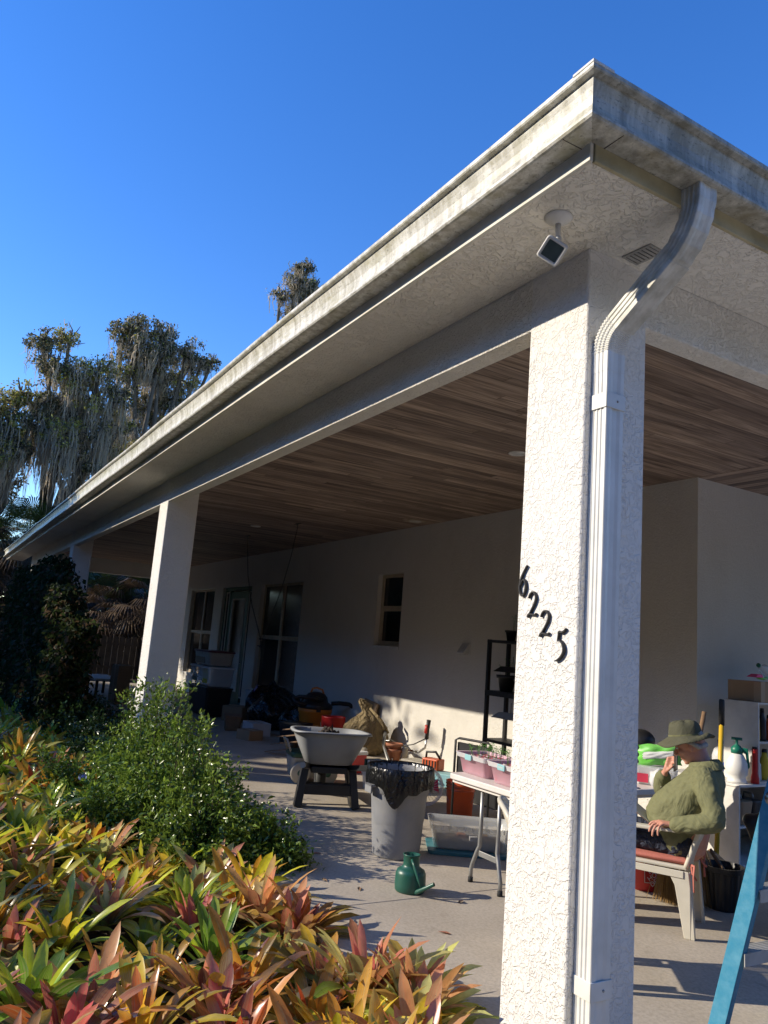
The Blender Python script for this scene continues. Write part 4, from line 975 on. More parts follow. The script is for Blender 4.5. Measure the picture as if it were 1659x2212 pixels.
# --- string trimmer with bicycle handles leaning on the wall
hb = thing('string_trimmer', 'string trimmer with bent bicycle handlebars leaning by the wall', 'string trimmer', (-10.3, 6.55, 0))
o_ = Vector((-10.3, 6.55, 0))
def rel(pts): return [Vector(p) - o_ for p in pts]
MB().tube(rel([(-11.08, 6.25, .50), (-11.12, 6.3, .30), (-11.0, 6.4, .22), (-10.57, 6.5, .27), (-10.12, 6.52, .20), (-9.85, 6.55, .21), (-9.72, 6.57, .29), (-9.69, 6.57, .44)]), .017, 10).build('handlebar', M['chrome'], hb)
for a, b in (((-11.12, 6.26, .34), (-11.07, 6.23, .58)), ((-9.70, 6.57, .42), (-9.67, 6.57, .69))):
    g_ = MB().tube(rel([a, tuple((Vector(a) + Vector(b)) / 2), b]), [.032, .027, .034], 10).build('grip', M['hand_grip'], hb)
MB().tube(rel([(-9.69, 6.54, .5), (-9.68, 6.54, .62)]), .028, 8, flat=.6).build('trigger', M['redgrip'], hb)
MB().tube(rel([(-10.95, 6.62, .42), (-10.3, 6.2, .25), (-9.3, 5.75, .06)]), [.03, .022, .022], 12).build('shaft', M['steel'], hb)
MB().tube(rel([(-9.70, 6.55, .42), (-9.85, 6.45, .32), (-10.1, 6.35, .25), (-10.2, 6.3, .12), (-10.0, 6.2, .06)]), .008, 6).build('throttle_cable', M['black'], hb)
MB().lathe([(0, 0), (.045, 0), (.045, .14), (.03, .16), (0, .16)], 14, rel([(-10.0, 6.4, .10)])[0]).build('clamp_housing', M['beige'], hb)
# --- round fan guard, chainsaw, teal box
t = thing('box_fan', 'round white-edged fan leaning in the shade behind the trash can', 'fan', (-7.35, 5.0, .22), face_yaw(-7.35, 5.0))
rg = MB().lathe([(.18, -.03), (.205, -.03), (.21, 0), (.205, .03), (.18, .03)], 36, caps=False).build('guard_ring', M['frost'], t); rg.rotation_euler = (RAD(80), 0, .3)
mb = MB(); 
for i in range(28): a = 2 * pi * i / 28; mb.tube([(.03 * cos(a), .03 * sin(a), .03), (.10 * cos(a + .2), .10 * sin(a + .2), .045), (.19 * cos(a + .35), .19 * sin(a + .35), .03)], .0022, 4)
mb.build('grille', M['frost'], rg)
bl = MB()
for i in range(3): a = i * 2.09; bl.loft([[(.02 * cos(a), .02 * sin(a), 0), (.17 * cos(a - .4), .17 * sin(a - .4), .012), (.17 * cos(a + .5), .17 * sin(a + .5), -.012)], [(.02 * cos(a), .02 * sin(a), .004), (.17 * cos(a - .4), .17 * sin(a - .4), .016), (.17 * cos(a + .5), .17 * sin(a + .5), -.008)]])
bl.build('blades', M['redcup'], rg)
MB().lathe([(0, -.03), (.05, -.03), (.05, .05), (0, .055)], 18).build('hub', M['terracotta'], rg)
t = thing('tool_case', 'teal plastic tool case behind the trash can near the wall', 'tool case', (-8.55, 6.0, 0), .5)
MB().rbox(-.32, -.14, 0, .32, .14, .16, .03).build('case', M['tealtab'], t, bevel=.01); MB().tube([(-.09, -.15, .08), (-.08, -.19, .08), (.08, -.19, .08), (.09, -.15, .08)], .012, 8).build('handle', M['teal'], t)
t = thing('chainsaw', 'orange chainsaw body resting on top of the teal tool case', 'chainsaw', (-8.68, 6.02, .162), .4)
MB().rbox(-.14, -.09, 0, .12, .09, .14, .03).build('engine', M['orange'], t, bevel=.012); MB().tube([(-.13, 0, .10), (-.12, 0, .21), (.02, 0, .225), (.10, 0, .14)], .016, 8).build('handle', M['black'], t)
mb = MB(); 
for i in range(5): mb.box(-.11 + .045 * i, -.095, .03, -.095 + .045 * i, -.088, .12)
mb.build('vents', M['black'], t)
t = thing('storage_bin', 'dark plastic bin in the shadow under the far end of the folding table', 'bin', (-5.9, 5.75, 0), .1)
MB().rbox(-.38, -.25, 0, .38, .25, .34, .05, taper=.03).build('body', M['black'], t, bevel=.01); MB().rbox(-.40, -.27, .342, .40, .27, .37, .05).build('lid', M['blackm'], t, bevel=.008)
# --- black plant rack with grow lamps
rk = thing('plant_rack', 'tall black steel plant rack with shelves against the back wall', 'shelving', (-7.62, 6.5, 0))
for x in (-.42, .42):
    for y in (-.16, .16): MB().box(x - .022, y - .022, 0, x + .022, y + .022, 1.90).build('post', M['blackm'], rk)
for z in (.02, .62, 1.19, 1.86): 
    MB().box(-.44, -.185, z, .44, .185, z + .035 + (.03 if 1 < z < 1.5 else 0)).build('shelf', M['blackm'], rk)
for z, c in ((1.50, M['black']), (.93, M['beige'])):
    t = thing('grow_lamp', ('black' if z > 1 else 'pale') + ' angled grow lamp shade clipped inside the plant rack, ' + ('upper' if z > 1 else 'lower') + ' one', 'lamp', (-7.70, 6.42, z), 0, 'grow lamps in the black rack')
    MB().loft([[(-.22, -.10, .0), (.22, -.10, .0), (.22, .10, .0), (-.22, .10, .0)], [(-.14, -.04, .07), (.18, -.04, .07), (.18, .05, .07), (-.14, .05, .07)]], True, True, False).build('shade', c, t)
    MB().tube([(.05, 0, .07), (.05, 0, .2)], .004, 5).build('cord', M['black'], t)
for (x, z, s_) in ((-7.80, 1.257, .95), (-7.50, 1.257, .85), (-7.75, 1.898, .6)):
    t = pot(x, 6.45, s_, 'black nursery pot with a small green plant on the rack ' + ('top' if z > 1.5 else 'shelf, ' + ('left' if x < -7.7 else 'right')), z=z, mat='black')
    mb = MB(); [seedling(mb, rng.normal() * .03, rng.normal() * .03, .2 * s_, 1.8) for k in range(5)]; mb.build('plant', SEEDMAT, t)
# --- totes in the dark by the door
for (x, z, w_, h_, mt, lid, lb) in ((-16.45, .02, 1.28, .58, 'black', 'black', 'dark lower bin of the stack before the green door'), (-16.45, .62, 1.30, .40, 'clear', 'frost', 'clear tote with yellow and green sheets inside, middle of the stack'), (-16.42, 1.05, 1.02, .30, 'beige', 'purple', 'smaller tote holding a carton under a plum lid, top of the stack')):
    t = thing('storage_tote', lb, 'tote', (x, 5.45, z), 0, 'totes stacked before the green door')
    MB().rbox(-w_/2, -.28, 0, w_/2, .28, h_ - .04, .05, taper=.03).build('body', M[mt], t, bevel=.006); MB().rbox(-w_/2 - .02, -.30, h_ - .038, w_/2 + .02, .30, h_, .05).build('lid', M[lid], t, bevel=.006)
    if mt == 'clear':
        for i, c in enumerate(('dgreen', 'paper', 'yel')): MB().box(-.5 + i * .36, -.262, .06 + .03 * (i % 2), -.2 + i * .36, -.25, .22 + .06 * i).build('sheet', M[c], t)
    if mt == 'beige': MB().box(-.45, -.268, .03, .22, -.255, .22).build('carton_side', M['card'], t)
# more clutter in and round the pile
for (x, y, z, w_, d_, h_, rz, mt, lb) in ((-9.6, 5.2, 0, .5, .35, .28, .2, 'red', 'red cooler box on the floor behind the wheelbarrow'), (-8.3, 5.0, 0, .42, .3, .2, .1, 'frost', 'white bin of papers under the wheelbarrow'), (-12.2, 5.6, 0, .45, .35, .34, .6, 'black', 'dark crate left of the red bucket'),
                                      (-13.9, 5.1, 0, .5, .3, .26, -.3, 'wood', 'brown wooden box before the black garbage bags'), (-9.3, 6.2, 0, .4, .3, .18, .3, 'beige', 'tan carton between the terracotta pots and the tool case'), (-15.6, 6.2, .3, .4, .35, .3, .2, 'frost', 'pale tub stacked on the carton below the tall window'), (-7.3, 5.9, 0, .5, .35, .3, .1, 'black', 'black crate under the plant rack')):
    t = thing('box', lb, 'box', (x, y, z), rz)
    MB().rbox(-w_/2, -d_/2, 0, w_/2, d_/2, h_ * .85, .03, taper=.015).build('body', M[mt], t, bevel=.005); MB().rbox(-w_/2 - .01, -d_/2 - .01, h_ * .855, w_/2 + .01, d_/2 + .01, h_, .03).build('lid', M['white' if mt == 'red' else mt], t, bevel=.004)
for i, (x, y, mt) in enumerate(((-8.5, 4.98, 'dgreen'), (-8.42, 4.98, 'paper'), (-8.33, 4.99, 'teal'), (-8.24, 5.0, 'paper'))):
    t = thing('file_folder', ['green', 'white left', 'teal', 'white right'][i] + ' folder standing in the bin under the wheelbarrow', 'folder', (x, y, .17), .1); MB().box(-.02, -.11, 0, .02, .11, .16).build('folder', M[mt], t)
for i, (x, y, s_) in enumerate(((-10.6, 5.3, 1.0), (-9.9, 5.6, .8), (-11.4, 5.3, .9))):
    t = thing('shoe_pair', 'dark pair of work shoes, ' + ['before the sack', 'between crate and pots', 'left of the pile of cloths'][i], 'shoes', (x, y, 0), i * 1.1)
    for q in (-.07, .07): MB().loft([[(.13 * s_ * cos(a) * k, q + .045 * s_ * sin(a), z) for a in [2*pi*e/16 for e in range(16)]] for k, z in ((1, 0), (1.02, .03), (.9, .06), (.4, .11))], True, True).build('shoe', M[['black', 'wood', 'stem'][i]], t)
# far end clutter
t = thing('work_bench', 'dark low bench with pale top at the far end of the porch', 'bench', (-20.2, 3.9, 0)); MB().box(-.9, -.3, .42, .9, .3, .46).build('top', M['white_paint'], t)
for x in (-.82, .82):
    for y in (-.24, .24): MB().box(x - .03, y - .03, 0, x + .03, y + .03, .419).build('leg', M['black'], t)
t = thing('carton', 'tall brown carton standing at the far porch end', 'box', (-18.3, 3.95, 0), .2); MB().box(-.2, -.15, 0, .2, .15, .85).build('box', M['card'], t, bevel=.004); MB().box(-.03, -.151, .01, .03, -.1505, .84).build('tape', M['cardd'], t)

# ==================================================================== RIGHT SIDE
# lower cabinet + bookcase
t = thing('base_cabinet', 'white open base cabinet along the side wall behind the man', 'cabinet', (-4.81, 6.95, 0))
mb = MB(); mb.box(-.40, -.66, 0, .40, -.642, .725); mb.box(-.40, .642, 0, .40, .66, .725); mb.box(-.40, -.642, 0, -.385, .642, .725); mb.box(-.384, -.641, .06, .39, .641, .08); mb.build('carcass', M['white_paint'], t, bevel=.002)
MB().box(-.405, -.67, .7255, .41, .67, .748).build('worktop', M['white_paint'], t, bevel=.004); MB().box(-.383, -.641, .38, .385, .641, .396).build('shelf', M['white_paint'], t)
t = thing('bookcase', 'white bookcase standing on the base cabinet, shelves full of tools', 'bookcase', (-4.585, 7.05, .749))
mb = MB(); mb.box(-.175, -.48, 0, .175, -.462, .708); mb.box(-.175, .462, 0, .175, .48, .708); mb.box(-.175, -.461, 0, -.165, .461, .70); mb.build('carcass', M['white_paint'], t, bevel=.002)
for z in (.0, .345, .69): MB().box(-.164, -.461, z + .001, .174, .461, z + .018).build('shelf', M['white_paint'], t)
items = [(-.40, .365, .10, .28, 'yellow', 'yellow and black hand tool standing'), (-.29, .365, .08, .26, 'black', 'black nozzle tool standing'), (-.18, .365, .10, .20, 'orange', 'orange tool case standing'), (-.40, .02, .12, .20, 'frost', 'round frosted jar'), (-.26, .02, .10, .24, 'yel', 'yellow tub'), (-.12, .02, .12, .18, 'teal', 'teal can'), (.05, .365, .14, .2, 'red', 'red box'), (.05, .02, .14, .22, 'beige', 'beige canister')]
for y, z, w_, h_, mt, lb in items:
    t = thing('shelf_item', lb + (' on the upper' if z > .3 else ' on the lower') + ' shelf of the white bookcase', 'tool', (-4.50, 7.05 + y, .749 + z + .0), 0)
    MB().lathe([(0, .001), (w_ * .42, .001), (w_ * .45, .02), (w_ * .42, h_ * .7), (w_ * .25, h_ * .86), (w_ * .22, h_)], 18).build('body', M[mt], t); MB().lathe([(0, h_), (w_ * .24, h_), (w_ * .2, h_ + .03), (0, h_ + .03)], 14).build('cap', M['black'], t)
t = thing('cardboard_box', 'long brown cardboard box lying on top of the bookcase', 'box', (-4.585, 7.12, 1.459))
MB().box(-.17, -.5, 0, .17, .5, .185).build('box', M['card'], t, bevel=.004); MB().box(.1705, -.5, .0, .1715, -.44, .185).build('tape', M['cardd'], t); MB().box(.1705, -.12, .06, .1716, .0, .075).build('hand_hole', M['black'], t); MB().box(.10, -.5016, .002, .1702, -.5008, .18).build('tape', M['cardd'], t)
t = thing('plastic_bottle', 'empty clear plastic bottle tipped over on the cardboard box', 'bottle', (-4.52, 6.90, 1.73), 0)
bt = MB().lathe([(0, -.15), (.045, -.15), (.052, -.14), (.052, .02), (.045, .05), (.05, .08), (.02, .13), (.016, .16), (0, .16)], 20).build('bottle', M['clear'], t); bt.rotation_euler = (RAD(68), 0, RAD(0))
MB().lathe([(0, .155), (.02, .155), (.02, .175), (0, .175)], 14).build('cap', M['pgreen'], bt)
t = thing('dust_scoop', 'pink plastic scoop hanging over the edge of the cardboard box', 'scoop', (-4.47, 6.62, 1.65)); mb = MB().loft([[(-.05, -.07, .03), (.05, -.07, .03), (.05, .05, .03), (-.05, .05, .03)], [(-.03, -.02, .06), (.04, -.02, .06), (.04, .05, .06), (-.03, .05, .06)]], True, True, False); mb.build('scoop', M['pink'], t, bevel=.006)
MB().tube([(.02, .0, .03), (.03, .08, .02), (.03, .13, .035)], .012, 8).build('handle', M['limegreen'], t)
# sprayer, jug, flashlight
t = thing('garden_sprayer', 'white pressure sprayer with green pump, on the base cabinet', 'sprayer', (-4.52, 6.22 + .2, .749), face_yaw(-4.5, 6.4))
MB().lathe([(0, 0), (.085, 0), (.078, .02), (.07, .05), (.088, .07), (.092, .12), (.088, .17), (.06, .23), (.045, .25), (0, .25)], 32).build('tank', M['white'], t)
MB().lathe([(.0, .25), (.05, .25), (.05, .29), (.035, .31), (.012, .33), (.012, .37), (.0, .37)], 20).build('pump', M['pgreen'], t); MB().tube([(-.045, 0, .375), (.045, 0, .375)], .013, 8).build('pump_handle', M['pgreen'], t)
mb = MB().prism([(.03, .30), (.09, .30), (.105, .14), (.085, .12), (.07, .25), (.03, .27)], -.015, .015, 'y'); mb.build('trigger', M['pgreen'], t, bevel=.004)
t = thing('water_jug', 'translucent water jug with blue cap left of the sprayer', 'jug', (-4.83, 6.62, .749), 0)
MB().lathe([(0, 0), (.07, 0), (.078, .02), (.078, .18), (.06, .24), (.025, .27), (.025, .29), (0, .29)], 24).build('jug', M['frost'], t); MB().lathe([(0, .29), (.03, .29), (.03, .32), (0, .32)], 16).build('cap', M['bluecap'], t); MB().lathe([(.0785, .05), (.0795, .05), (.0795, .13), (.0785, .13)], 24, caps=False).build('label', M['bluecap'], t)
t = thing('flashlight', 'long red flashlight standing on its head right of the sprayer', 'flashlight', (-4.44, 6.56, .749))
MB().lathe([(0, 0), (.036, 0), (.036, .05), (.025, .09), (.024, .28), (.026, .30), (0, .30)], 20).build('body', M['red'], t); MB().lathe([(0, .30), (.022, .30), (.022, .315), (0, .315)], 14).build('switch_cap', M['black'], t)
# clutter in lower cabinet
for i, (y, z, mt, lb) in enumerate(((6.45, .40, 'card', 'folded brown paper bag on the cabinet middle shelf'), (6.62, .40, 'black', 'black power tool on the cabinet middle shelf'), (6.9, .082, 'beige', 'beige pail on the cabinet floor'))):
    t = thing('cabinet_item', lb, 'tool', (-4.55, y, z)); MB().rbox(-.12, -.09, 0, .12, .09, .2, .04, taper=.02).build('body', M[mt], t, bevel=.01); MB().tube([(-.05, 0, .2), (-.04, 0, .25), (.04, 0, .25), (.05, 0, .2)], .01, 6).build('handle', M['steel'], t)
# yellow-handled tool and wooden stick in a black nursery pot
pt = thing('nursery_pot', 'big ribbed black nursery pot on the floor behind the chair', 'pot', (-3.87, 5.33, 0))
rings = []
for r_, z in ((.105, 0), (.11, .01), (.135, .26), (.15, .265), (.152, .30), (.142, .30), (.13, .26), (.10, .02)):
    rings.append([((r_ + (.004 * (1 if (j // 2) % 2 else 0) if .005 < z < .262 else 0)) * cos(2*pi*j/64), (r_ + (.004 * (1 if (j // 2) % 2 else 0) if .005 < z < .262 else 0)) * sin(2*pi*j/64), z) for j in range(64)])
MB().loft(rings, True, True, False).build('pot', M['black'], pt)
t = thing('yellow_handled_tool', 'yellow fibreglass tool handle with black grip, upright behind the man', 'garden tool', (-4.35, 5.95, 0))
MB().tube([(.03, -.1, .03), (0, 0, .8), (-.02, .05, 1.28)], .02, 12).build('handle', M['yellow'], t); MB().tube([(-.02, .05, 1.25), (-.026, .062, 1.46), (-.026, .063, 1.47)], [.023, .024, .02], 12).build('grip', M['black'], t)
MB().prism([(-.11, 0), (.11, 0), (.13, .2), (0, .26), (-.13, .2)], -.11, -.10, 'y').build('blade', M['steel'], t)
t = thing('wooden_pole', 'brown wooden broom handle leaning left of the yellow tool handle', 'pole', (-4.35, 5.72, 0)); MB().tube([(-.15, -.05, .02), (-.12, 0, .7), (-.04, .08, 1.36)], .019, 10).build('pole', M['wood'], t)
t = thing('tool_stick', 'short brown handle sticking out of the black nursery pot', 'handle', (-3.87, 5.33, .02)); MB().tube([(.06, .04, .02), (0, 0, .25), (-.09, -.03, .37)], .014, 8).build('stick', M['wood'], t)
def broom(x, y, lab, h, rz, hl):
    t = thing('straw_broom', lab, 'broom', (x, y, 0), rz)
    mb = MB()
    for i in range(260):
        a, b = rng.normal() * .025, rng.normal() * .014; c, d = a * 2.3 + rng.normal() * .008, b * 2.6; mb.tube([(a * .6, b * .6, h), (c * .7, d * .7, h * .5), (c, d, .0 + abs(rng.normal()) * .01)], .0018, 3, False)
    mb.build('bristles', M['straw'], t); MB().tube([(0, 0, h - .02), (0, 0, hl)], .012, 8).build('handle', M['wood'], t); return t
broom(-4.10, 5.02, 'straw broom head standing on the floor left of the chair legs', .34, 0, .5)
broom(-3.99, 5.20, 'straw broom standing directly behind the chair leg', .42, .5, .75)
# red bucket with logo
rb_ = bucket(-4.42, 5.15, .37, .155, M['red'], 'red hardware store bucket with white lettering under the table')
bd = MB().box(-.075, -.006, -.085, .085, .0, .075).build('logo_panel', M['redgrip'], rb_); bd.location = (.055, -.146, .16); bd.rotation_euler = (RAD(-5), 0, RAD(18))
def text3d(body, size, mat, parent, loc, rot, ex=.0006):
    c = bpy.data.curves.new('lettering', 'FONT'); c.body = body; c.size = size; c.extrude = ex; c.align_x = 'CENTER'; c.space_line = .8
    o = bpy.data.objects.new('lettering', c); COL.objects.link(o); dg = bpy.context.evaluated_depsgraph_get(); me = bpy.data.meshes.new_from_object(o.evaluated_get(dg)); bpy.data.objects.remove(o)
    me.materials.append(mat); o = bpy.data.objects.new('lettering', me); COL.objects.link(o); o.parent = parent; o.location = loc; o.rotation_euler = rot; return o
text3d('THE\nHOME\nDEPOT', .05, M['paper'], bd, (-.005, -.0072, .0), (RAD(90), RAD(-38), 0))
fr_ = MB(); frame_rect(fr_, -.075, -.085, .085, .075, .004, -.0075, -.0062); fr_.build('logo_border', M['paper'], bd)
# things on the table near the man
t = thing('snack_bag', 'glossy lime green and white packet lying on the table before the man', 'packet', (-4.53, 5.42, .90), face_yaw(-4.53, 5.42))
def pillow(hx, hz, d, y0, z0, k=1):
    g_ = MB(); nn = 14
    for sgn in (-1, 1):
        vs = []; 
        for i in range(nn + 1):
            for q in range(nn + 1):
                u = i / nn * 2 - 1; v = q / nn * 2 - 1; vs.append((hx * u * (1 - .04 * cos(v * 9)), y0 + sgn * d * (1 - u ** 4) * (1 - v ** 4) * (1 + .35 * sin(u * 7 + k) * cos(v * 5)), z0 + hz * v * (1 - .05 * cos(u * 8 + k)) + .02 * u))
        g_.add(vs, [(i * (nn + 1) + q, (i + 1) * (nn + 1) + q, (i + 1) * (nn + 1) + q + 1, i * (nn + 1) + q + 1) for i in range(nn) for q in range(nn)], True)
    return g_
pillow(.17, .085, .035, 0, .085).build('packet', M['limegreen'], t); pillow(.135, .028, .012, -.034, .085, 2).build('white_band', M['paper'], t)
t = thing('clear_bin', 'clear plastic bin of papers under the green packet on the table', 'bin', (-4.55, 5.40, .746), face_yaw(-4.55, 5.40))
MB().rbox(-.17, -.13, 0, .17, .12, .14, .03, taper=.02).build('bin', M['frost'], t, bevel=.004); MB().box(-.19, -.135, .02, -.06, -.131, .09).build('label', M['redcup'], t)
t = thing('white_bag', 'crinkled white plastic bag on the table beside the clear bin', 'bag', (-4.44, 5.28, .746), .4)
mb = MB().ell((0, 0, .07), .06, .06, .07, 24); bent(mb, lambda x, y, z: (x * (1 + .15 * sin(z * 60)), y, z + .015 * sin(x * 70))); mb.build('bag', M['frost'], t)
t = thing('black_cap', 'black baseball cap and gloves piled at the back of the table', 'cap', (-4.80, 5.50, .98), face_yaw(-4.8, 5.5)); MB().ell((0, 0, .08), .12, .11, .10, 20).build('crown', M['black'], t); MB().loft([[(-.02 + .14 * cos(a) * s_, -.08 + .10 * sin(a) * s_ - .04, .03) for a in [pi + pi * i / 8 for i in range(9)]] for s_ in (.8, 1.0)], False, False).build('brim', M['black'], t)
t = thing('tool_bag', 'black tool bag with teal strap under the cap at the table back', 'bag', (-4.80, 5.53, .746), face_yaw(-4.8, 5.5)); MB().rbox(-.22, -.1, 0, .22, .1, .235, .05).build('bag', M['black'], t, bevel=.02); MB().tube([(.06, -.10, .10), (.09, -.11, .24), (.10, -.05, .27)], .01, 6).build('strap', M['tealtab'], t)
t = thing('pen', 'blue pen lying on the white tabletop before the man', 'pen', (-4.45, 4.98, .751), .6); MB().tube([(-.07, 0, 0), (.07, 0, 0)], .006, 8).build('barrel', M['bluecap'], t); MB().tube([(.07, 0, 0), (.085, 0, 0)], [.005, .001], 8).build('tip', M['black'], t)
# second grey can at right with black bag
t = thing('trash_can', 'large grey trash can at the right edge, behind the ladder', 'trash can', (-3.06, 5.30, 0), 0)
MB().lathe([(0, 0), (.24, 0), (.25, .02), (.30, .58), (.32, .60), (.32, .66), (.29, .66), (.24, .05), (0, .04)], 40).build('body', M['grey'], t)
rings = []
for k, (r_, z) in enumerate(((.10, .74), (.24, .75), (.31, .70), (.33, .66), (.335, .60), (.33, .54))):
    rings.append([((r_ + .012 * sin(a * 9 + k) + .006 * sin(a * 21)) * cos(a), (r_ + .012 * sin(a * 9 + k)) * sin(a), z + (.03 * sin(a * 4 + 1) if k > 3 else .02 * sin(a * 3 + k))) for a in [2 * pi * j / 64 for j in range(64)]])
MB().loft(rings, True, True).build('bag_liner', M['bagm'], t)
t = thing('coat_bundle', 'black crumpled jacket draped between cabinet and trash can', 'jacket', (-3.50, 5.25, .58)); mb = MB().ell((0, 0, .08), .13, .12, .10, 24); bent(mb, lambda x, y, z: (x + .012 * sin(z * 50), y + .012 * sin(x * 45), z + .02 * sin(x * 30 + y * 20))); mb.build('jacket', M['black'], t)
# --- step ladder
ld = thing('step_ladder', 'worn blue fibreglass step ladder with grey steps at the right edge', 'ladder', (-2.595, 3.50, -.02))
def rail(p0, p1, mat, side):
    p0, p1 = Vector(p0), Vector(p1); d = (p1 - p0).normalized(); f_ = Vector((0, side, 0)); u = f_.cross(d).normalized()
    mb = MB(); c = (p0 + p1) / 2
    mb.bar(p0, p1, .006, .082, u); 
    for s_ in (-1, 1): mb.bar(p0 + u * .038 * s_ - f_ * .018, p1 + u * .038 * s_ - f_ * .018, .032, .006, u)
    return mb
H_ = 1.78; lx = .235 * H_
for s_, y0, y1 in ((-1, 0, .10), (1, .52, .42)):
    r_ = rail((0, y0, 0), (lx, y1, H_), M['blue'], s_).build('front_rail', M['blue'], ld, bevel=.002)
    MB().box(-.03, y0 - .012, 0, .03, y0 + .02, .02).build('foot', M['rubber'], r_)
    rail((.95, y0, 0), (lx + .16, y1, H_ - .03), M['blue'], s_).build('rear_rail', M['blue'], ld, bevel=.002)
    pl = MB(); f0 = (1.14) / H_; pl.lathe([(.0, 0), (.03, 0), (.03, .004), (0, .004)], 18); 
    o = pl.build('hinge_plate', M['chrome'], ld); o.rotation_euler = (RAD(90), 0, 0); o.location = (lx * f0, y0 + (y1 - y0) * f0 - .006, 1.14); o.scale = (1.0, 1, 1)
    o = MB().lathe([(0, 0), (.009, 0), (.007, .006), (0, .008)], 12).build('rivet', M['steel'], o); o.location = (0, 0, .004)
for i in range(4):
    z = .42 + i * .30; f_ = z / H_; ya, yb = .10 * f_ + .006, .52 - .10 * f_ - .006
    mb = MB().box(lx * f_ - .038, ya, z - .008, lx * f_ + .045, yb, z); mb.box(lx * f_ - .038, ya, z - .03, lx * f_ - .034, yb, z - .0085)
    for k in range(5): mb.box(lx * f_ - .03 + k * .015, ya, z, lx * f_ - .026 + k * .015, yb, z + .0015)
    mb.box(lx * f_ + .0455, ya, z - .055, lx * f_ + .050, yb, z + .002)
    mb.build('step', M['pale_metal'], ld)
for z in (.35, .9, 1.4):
    f_ = z / H_; mb = MB().bar((.95 + (lx + .16 - .95) * f_, .1 * f_, z), (.95 + (lx + .16 - .95) * f_, .52 - .1 * f_, z), .03, .006, (1, 0, 0)); mb.build('rear_brace', M['steel'], ld)
MB().rbox(lx - .06, .08, H_ - .01, lx + .24, .44, H_ + .05, .04).build('top_cap', M['blue'], ld, bevel=.01)
for y in (.02, .48): MB().bar((lx * .55 + .01, y + (.04 if y < .2 else -.04), .98), (.95 + (lx - .79) * .55, y + (.04 if y < .2 else -.04), .98), .004, .022).build('spreader', M['steel'], ld)
# dry leaves on the slab
for i, (x, y) in enumerate(((-5.25, 2.75), (-5.9, 3.0), (-5.0, 2.9), (-4.1, 3.0), (-4.55, 3.45), (-6.4, 2.95))):
    mb = MB(); L = .045; mb.add([(-L, 0, .004), (-L*.2, L*.35, .012), (L, 0, .006), (-L*.2, -L*.35, .010), (0, 0, .004)], [(0, 1, 4), (1, 2, 4), (2, 3, 4), (3, 0, 4)])
    o = mb.build('dry_leaf', M['terracotta'] if i % 2 else M['wood']); o.location = (x, y, 0); o.rotation_euler = (0, 0, i * 1.3)
    tag(o, 'fallen brown leaf on the concrete, ' + ['left of the watering can', 'left of the grey trash can', 'just before the watering can', 'left of the corner column', 'right of the watering can', 'at the edge of the shrub shadow'][i], 'leaf', 'dry leaves on the concrete')

# ==================================================================== MAN IN THE CHAIR
CO = (-3.843, 4.567, 0); CYAW = math.atan2(-.491, -.871)
ch = thing('garden_chair', 'ivory plastic garden armchair with a perforated back, the man sits in it', 'chair', CO, CYAW)
cm = M['chair']
MB().loft([[(x, y, z0 + .02 * (x < 0) * 0) for x, y in ((-.24, -.21), (.22, -.24), (.25, -.20), (.25, .20), (.22, .24), (-.24, .21))] for z0 in (.405, .43)], True, True, False).build('seat', cm, ch, bevel=.008)
mb = MB(); 
for s_ in (-1, 1): mb.box(-.22, s_ * .235 - .004, .36, .22, s_ * .235 + .004, .404)
mb.box(.235, -.2, .37, .243, .2, .404); mb.build('skirt', cm, ch, bevel=.003)
for s_ in (-1, 1):
    mb = MB()      # rear leg, L section, splayed backwards
    poly_t = [(-.06, .402), (-.13, .372), (-.165, .31), (-.225, 0), (-.268, 0), (-.262, .31), (-.25, .402)]
    ys = s_ * .232
    mb.prism(poly_t, min(ys, ys - s_ * .014), max(ys, ys - s_ * .014), 'y')
    mb.loft([[(-.25, ys - s_ * .014, .40), (-.25, ys - s_ * .075, .40), (-.258, ys - s_ * .075, .40), (-.258, ys - s_ * .014, .40)], [(-.268, ys - s_ * .0, 0), (-.268, ys - s_ * .04, 0), (-.292, ys - s_ * .04, 0), (-.292, ys, 0)]], True, True, False)
    mb.build('leg', cm, ch, bevel=.004)
    mb = MB(); mb.prism([(.10, .402), (.16, .37), (.19, .30), (.235, 0), (.275, 0), (.27, .31), (.262, .64), (.225, .64), (.225, .402)], min(ys, ys - s_ * .014), max(ys, ys - s_ * .014), 'y')
    mb.loft([[(.268, ys, .40), (.268, ys - s_ * .07, .40), (.262, ys - s_ * .07, .40), (.262, ys, .40)], [(.285, ys, 0), (.285, ys - s_ * .04, 0), (.275, ys - s_ * .04, 0), (.275, ys, 0)]], True, True, False)
    mb.build('leg', cm, ch, bevel=.004)
    a_ = s_ * .262
    MB().loft([[(x, a_ - .033 * k, z) for x, z in ()] or [(p[0], a_ + s_ * p[2] - p[3], p[1] + h) for h in (0,) for p in ()] for k in ()] or [[(-.30, a_ - .02, .665), (-.30, a_ + .02, .665), (-.30, a_ + .02, .69), (-.30, a_ - .02, .69)], [(-.2, a_ - .03, .645), (-.2, a_ + .03, .645), (-.2, a_ + .03, .667), (-.2, a_ - .03, .667)], [(.05, a_ - .035, .635), (.05, a_ + .035, .635), (.05, a_ + .035, .657), (.05, a_ - .035, .657)], [(.24, a_ - .04, .63), (.24, a_ + .04, .63), (.24, a_ + .04, .652), (.24, a_ - .04, .652)], [(.29, a_ - .03, .61), (.29, a_ + .03, .61), (.29, a_ + .03, .632), (.29, a_ - .03, .632)]], True, True, False).build('armrest', cm, ch, bevel=.006)
def bk(u, v):   # back surface: u -1..1 across, v 0..1 upwards
    return Vector((-.245 - .17 * v + .035 * u * u * (.5 + v), u * (.20 + .035 * v), .42 + .44 * v - .05 * abs(u) ** 3 * v))
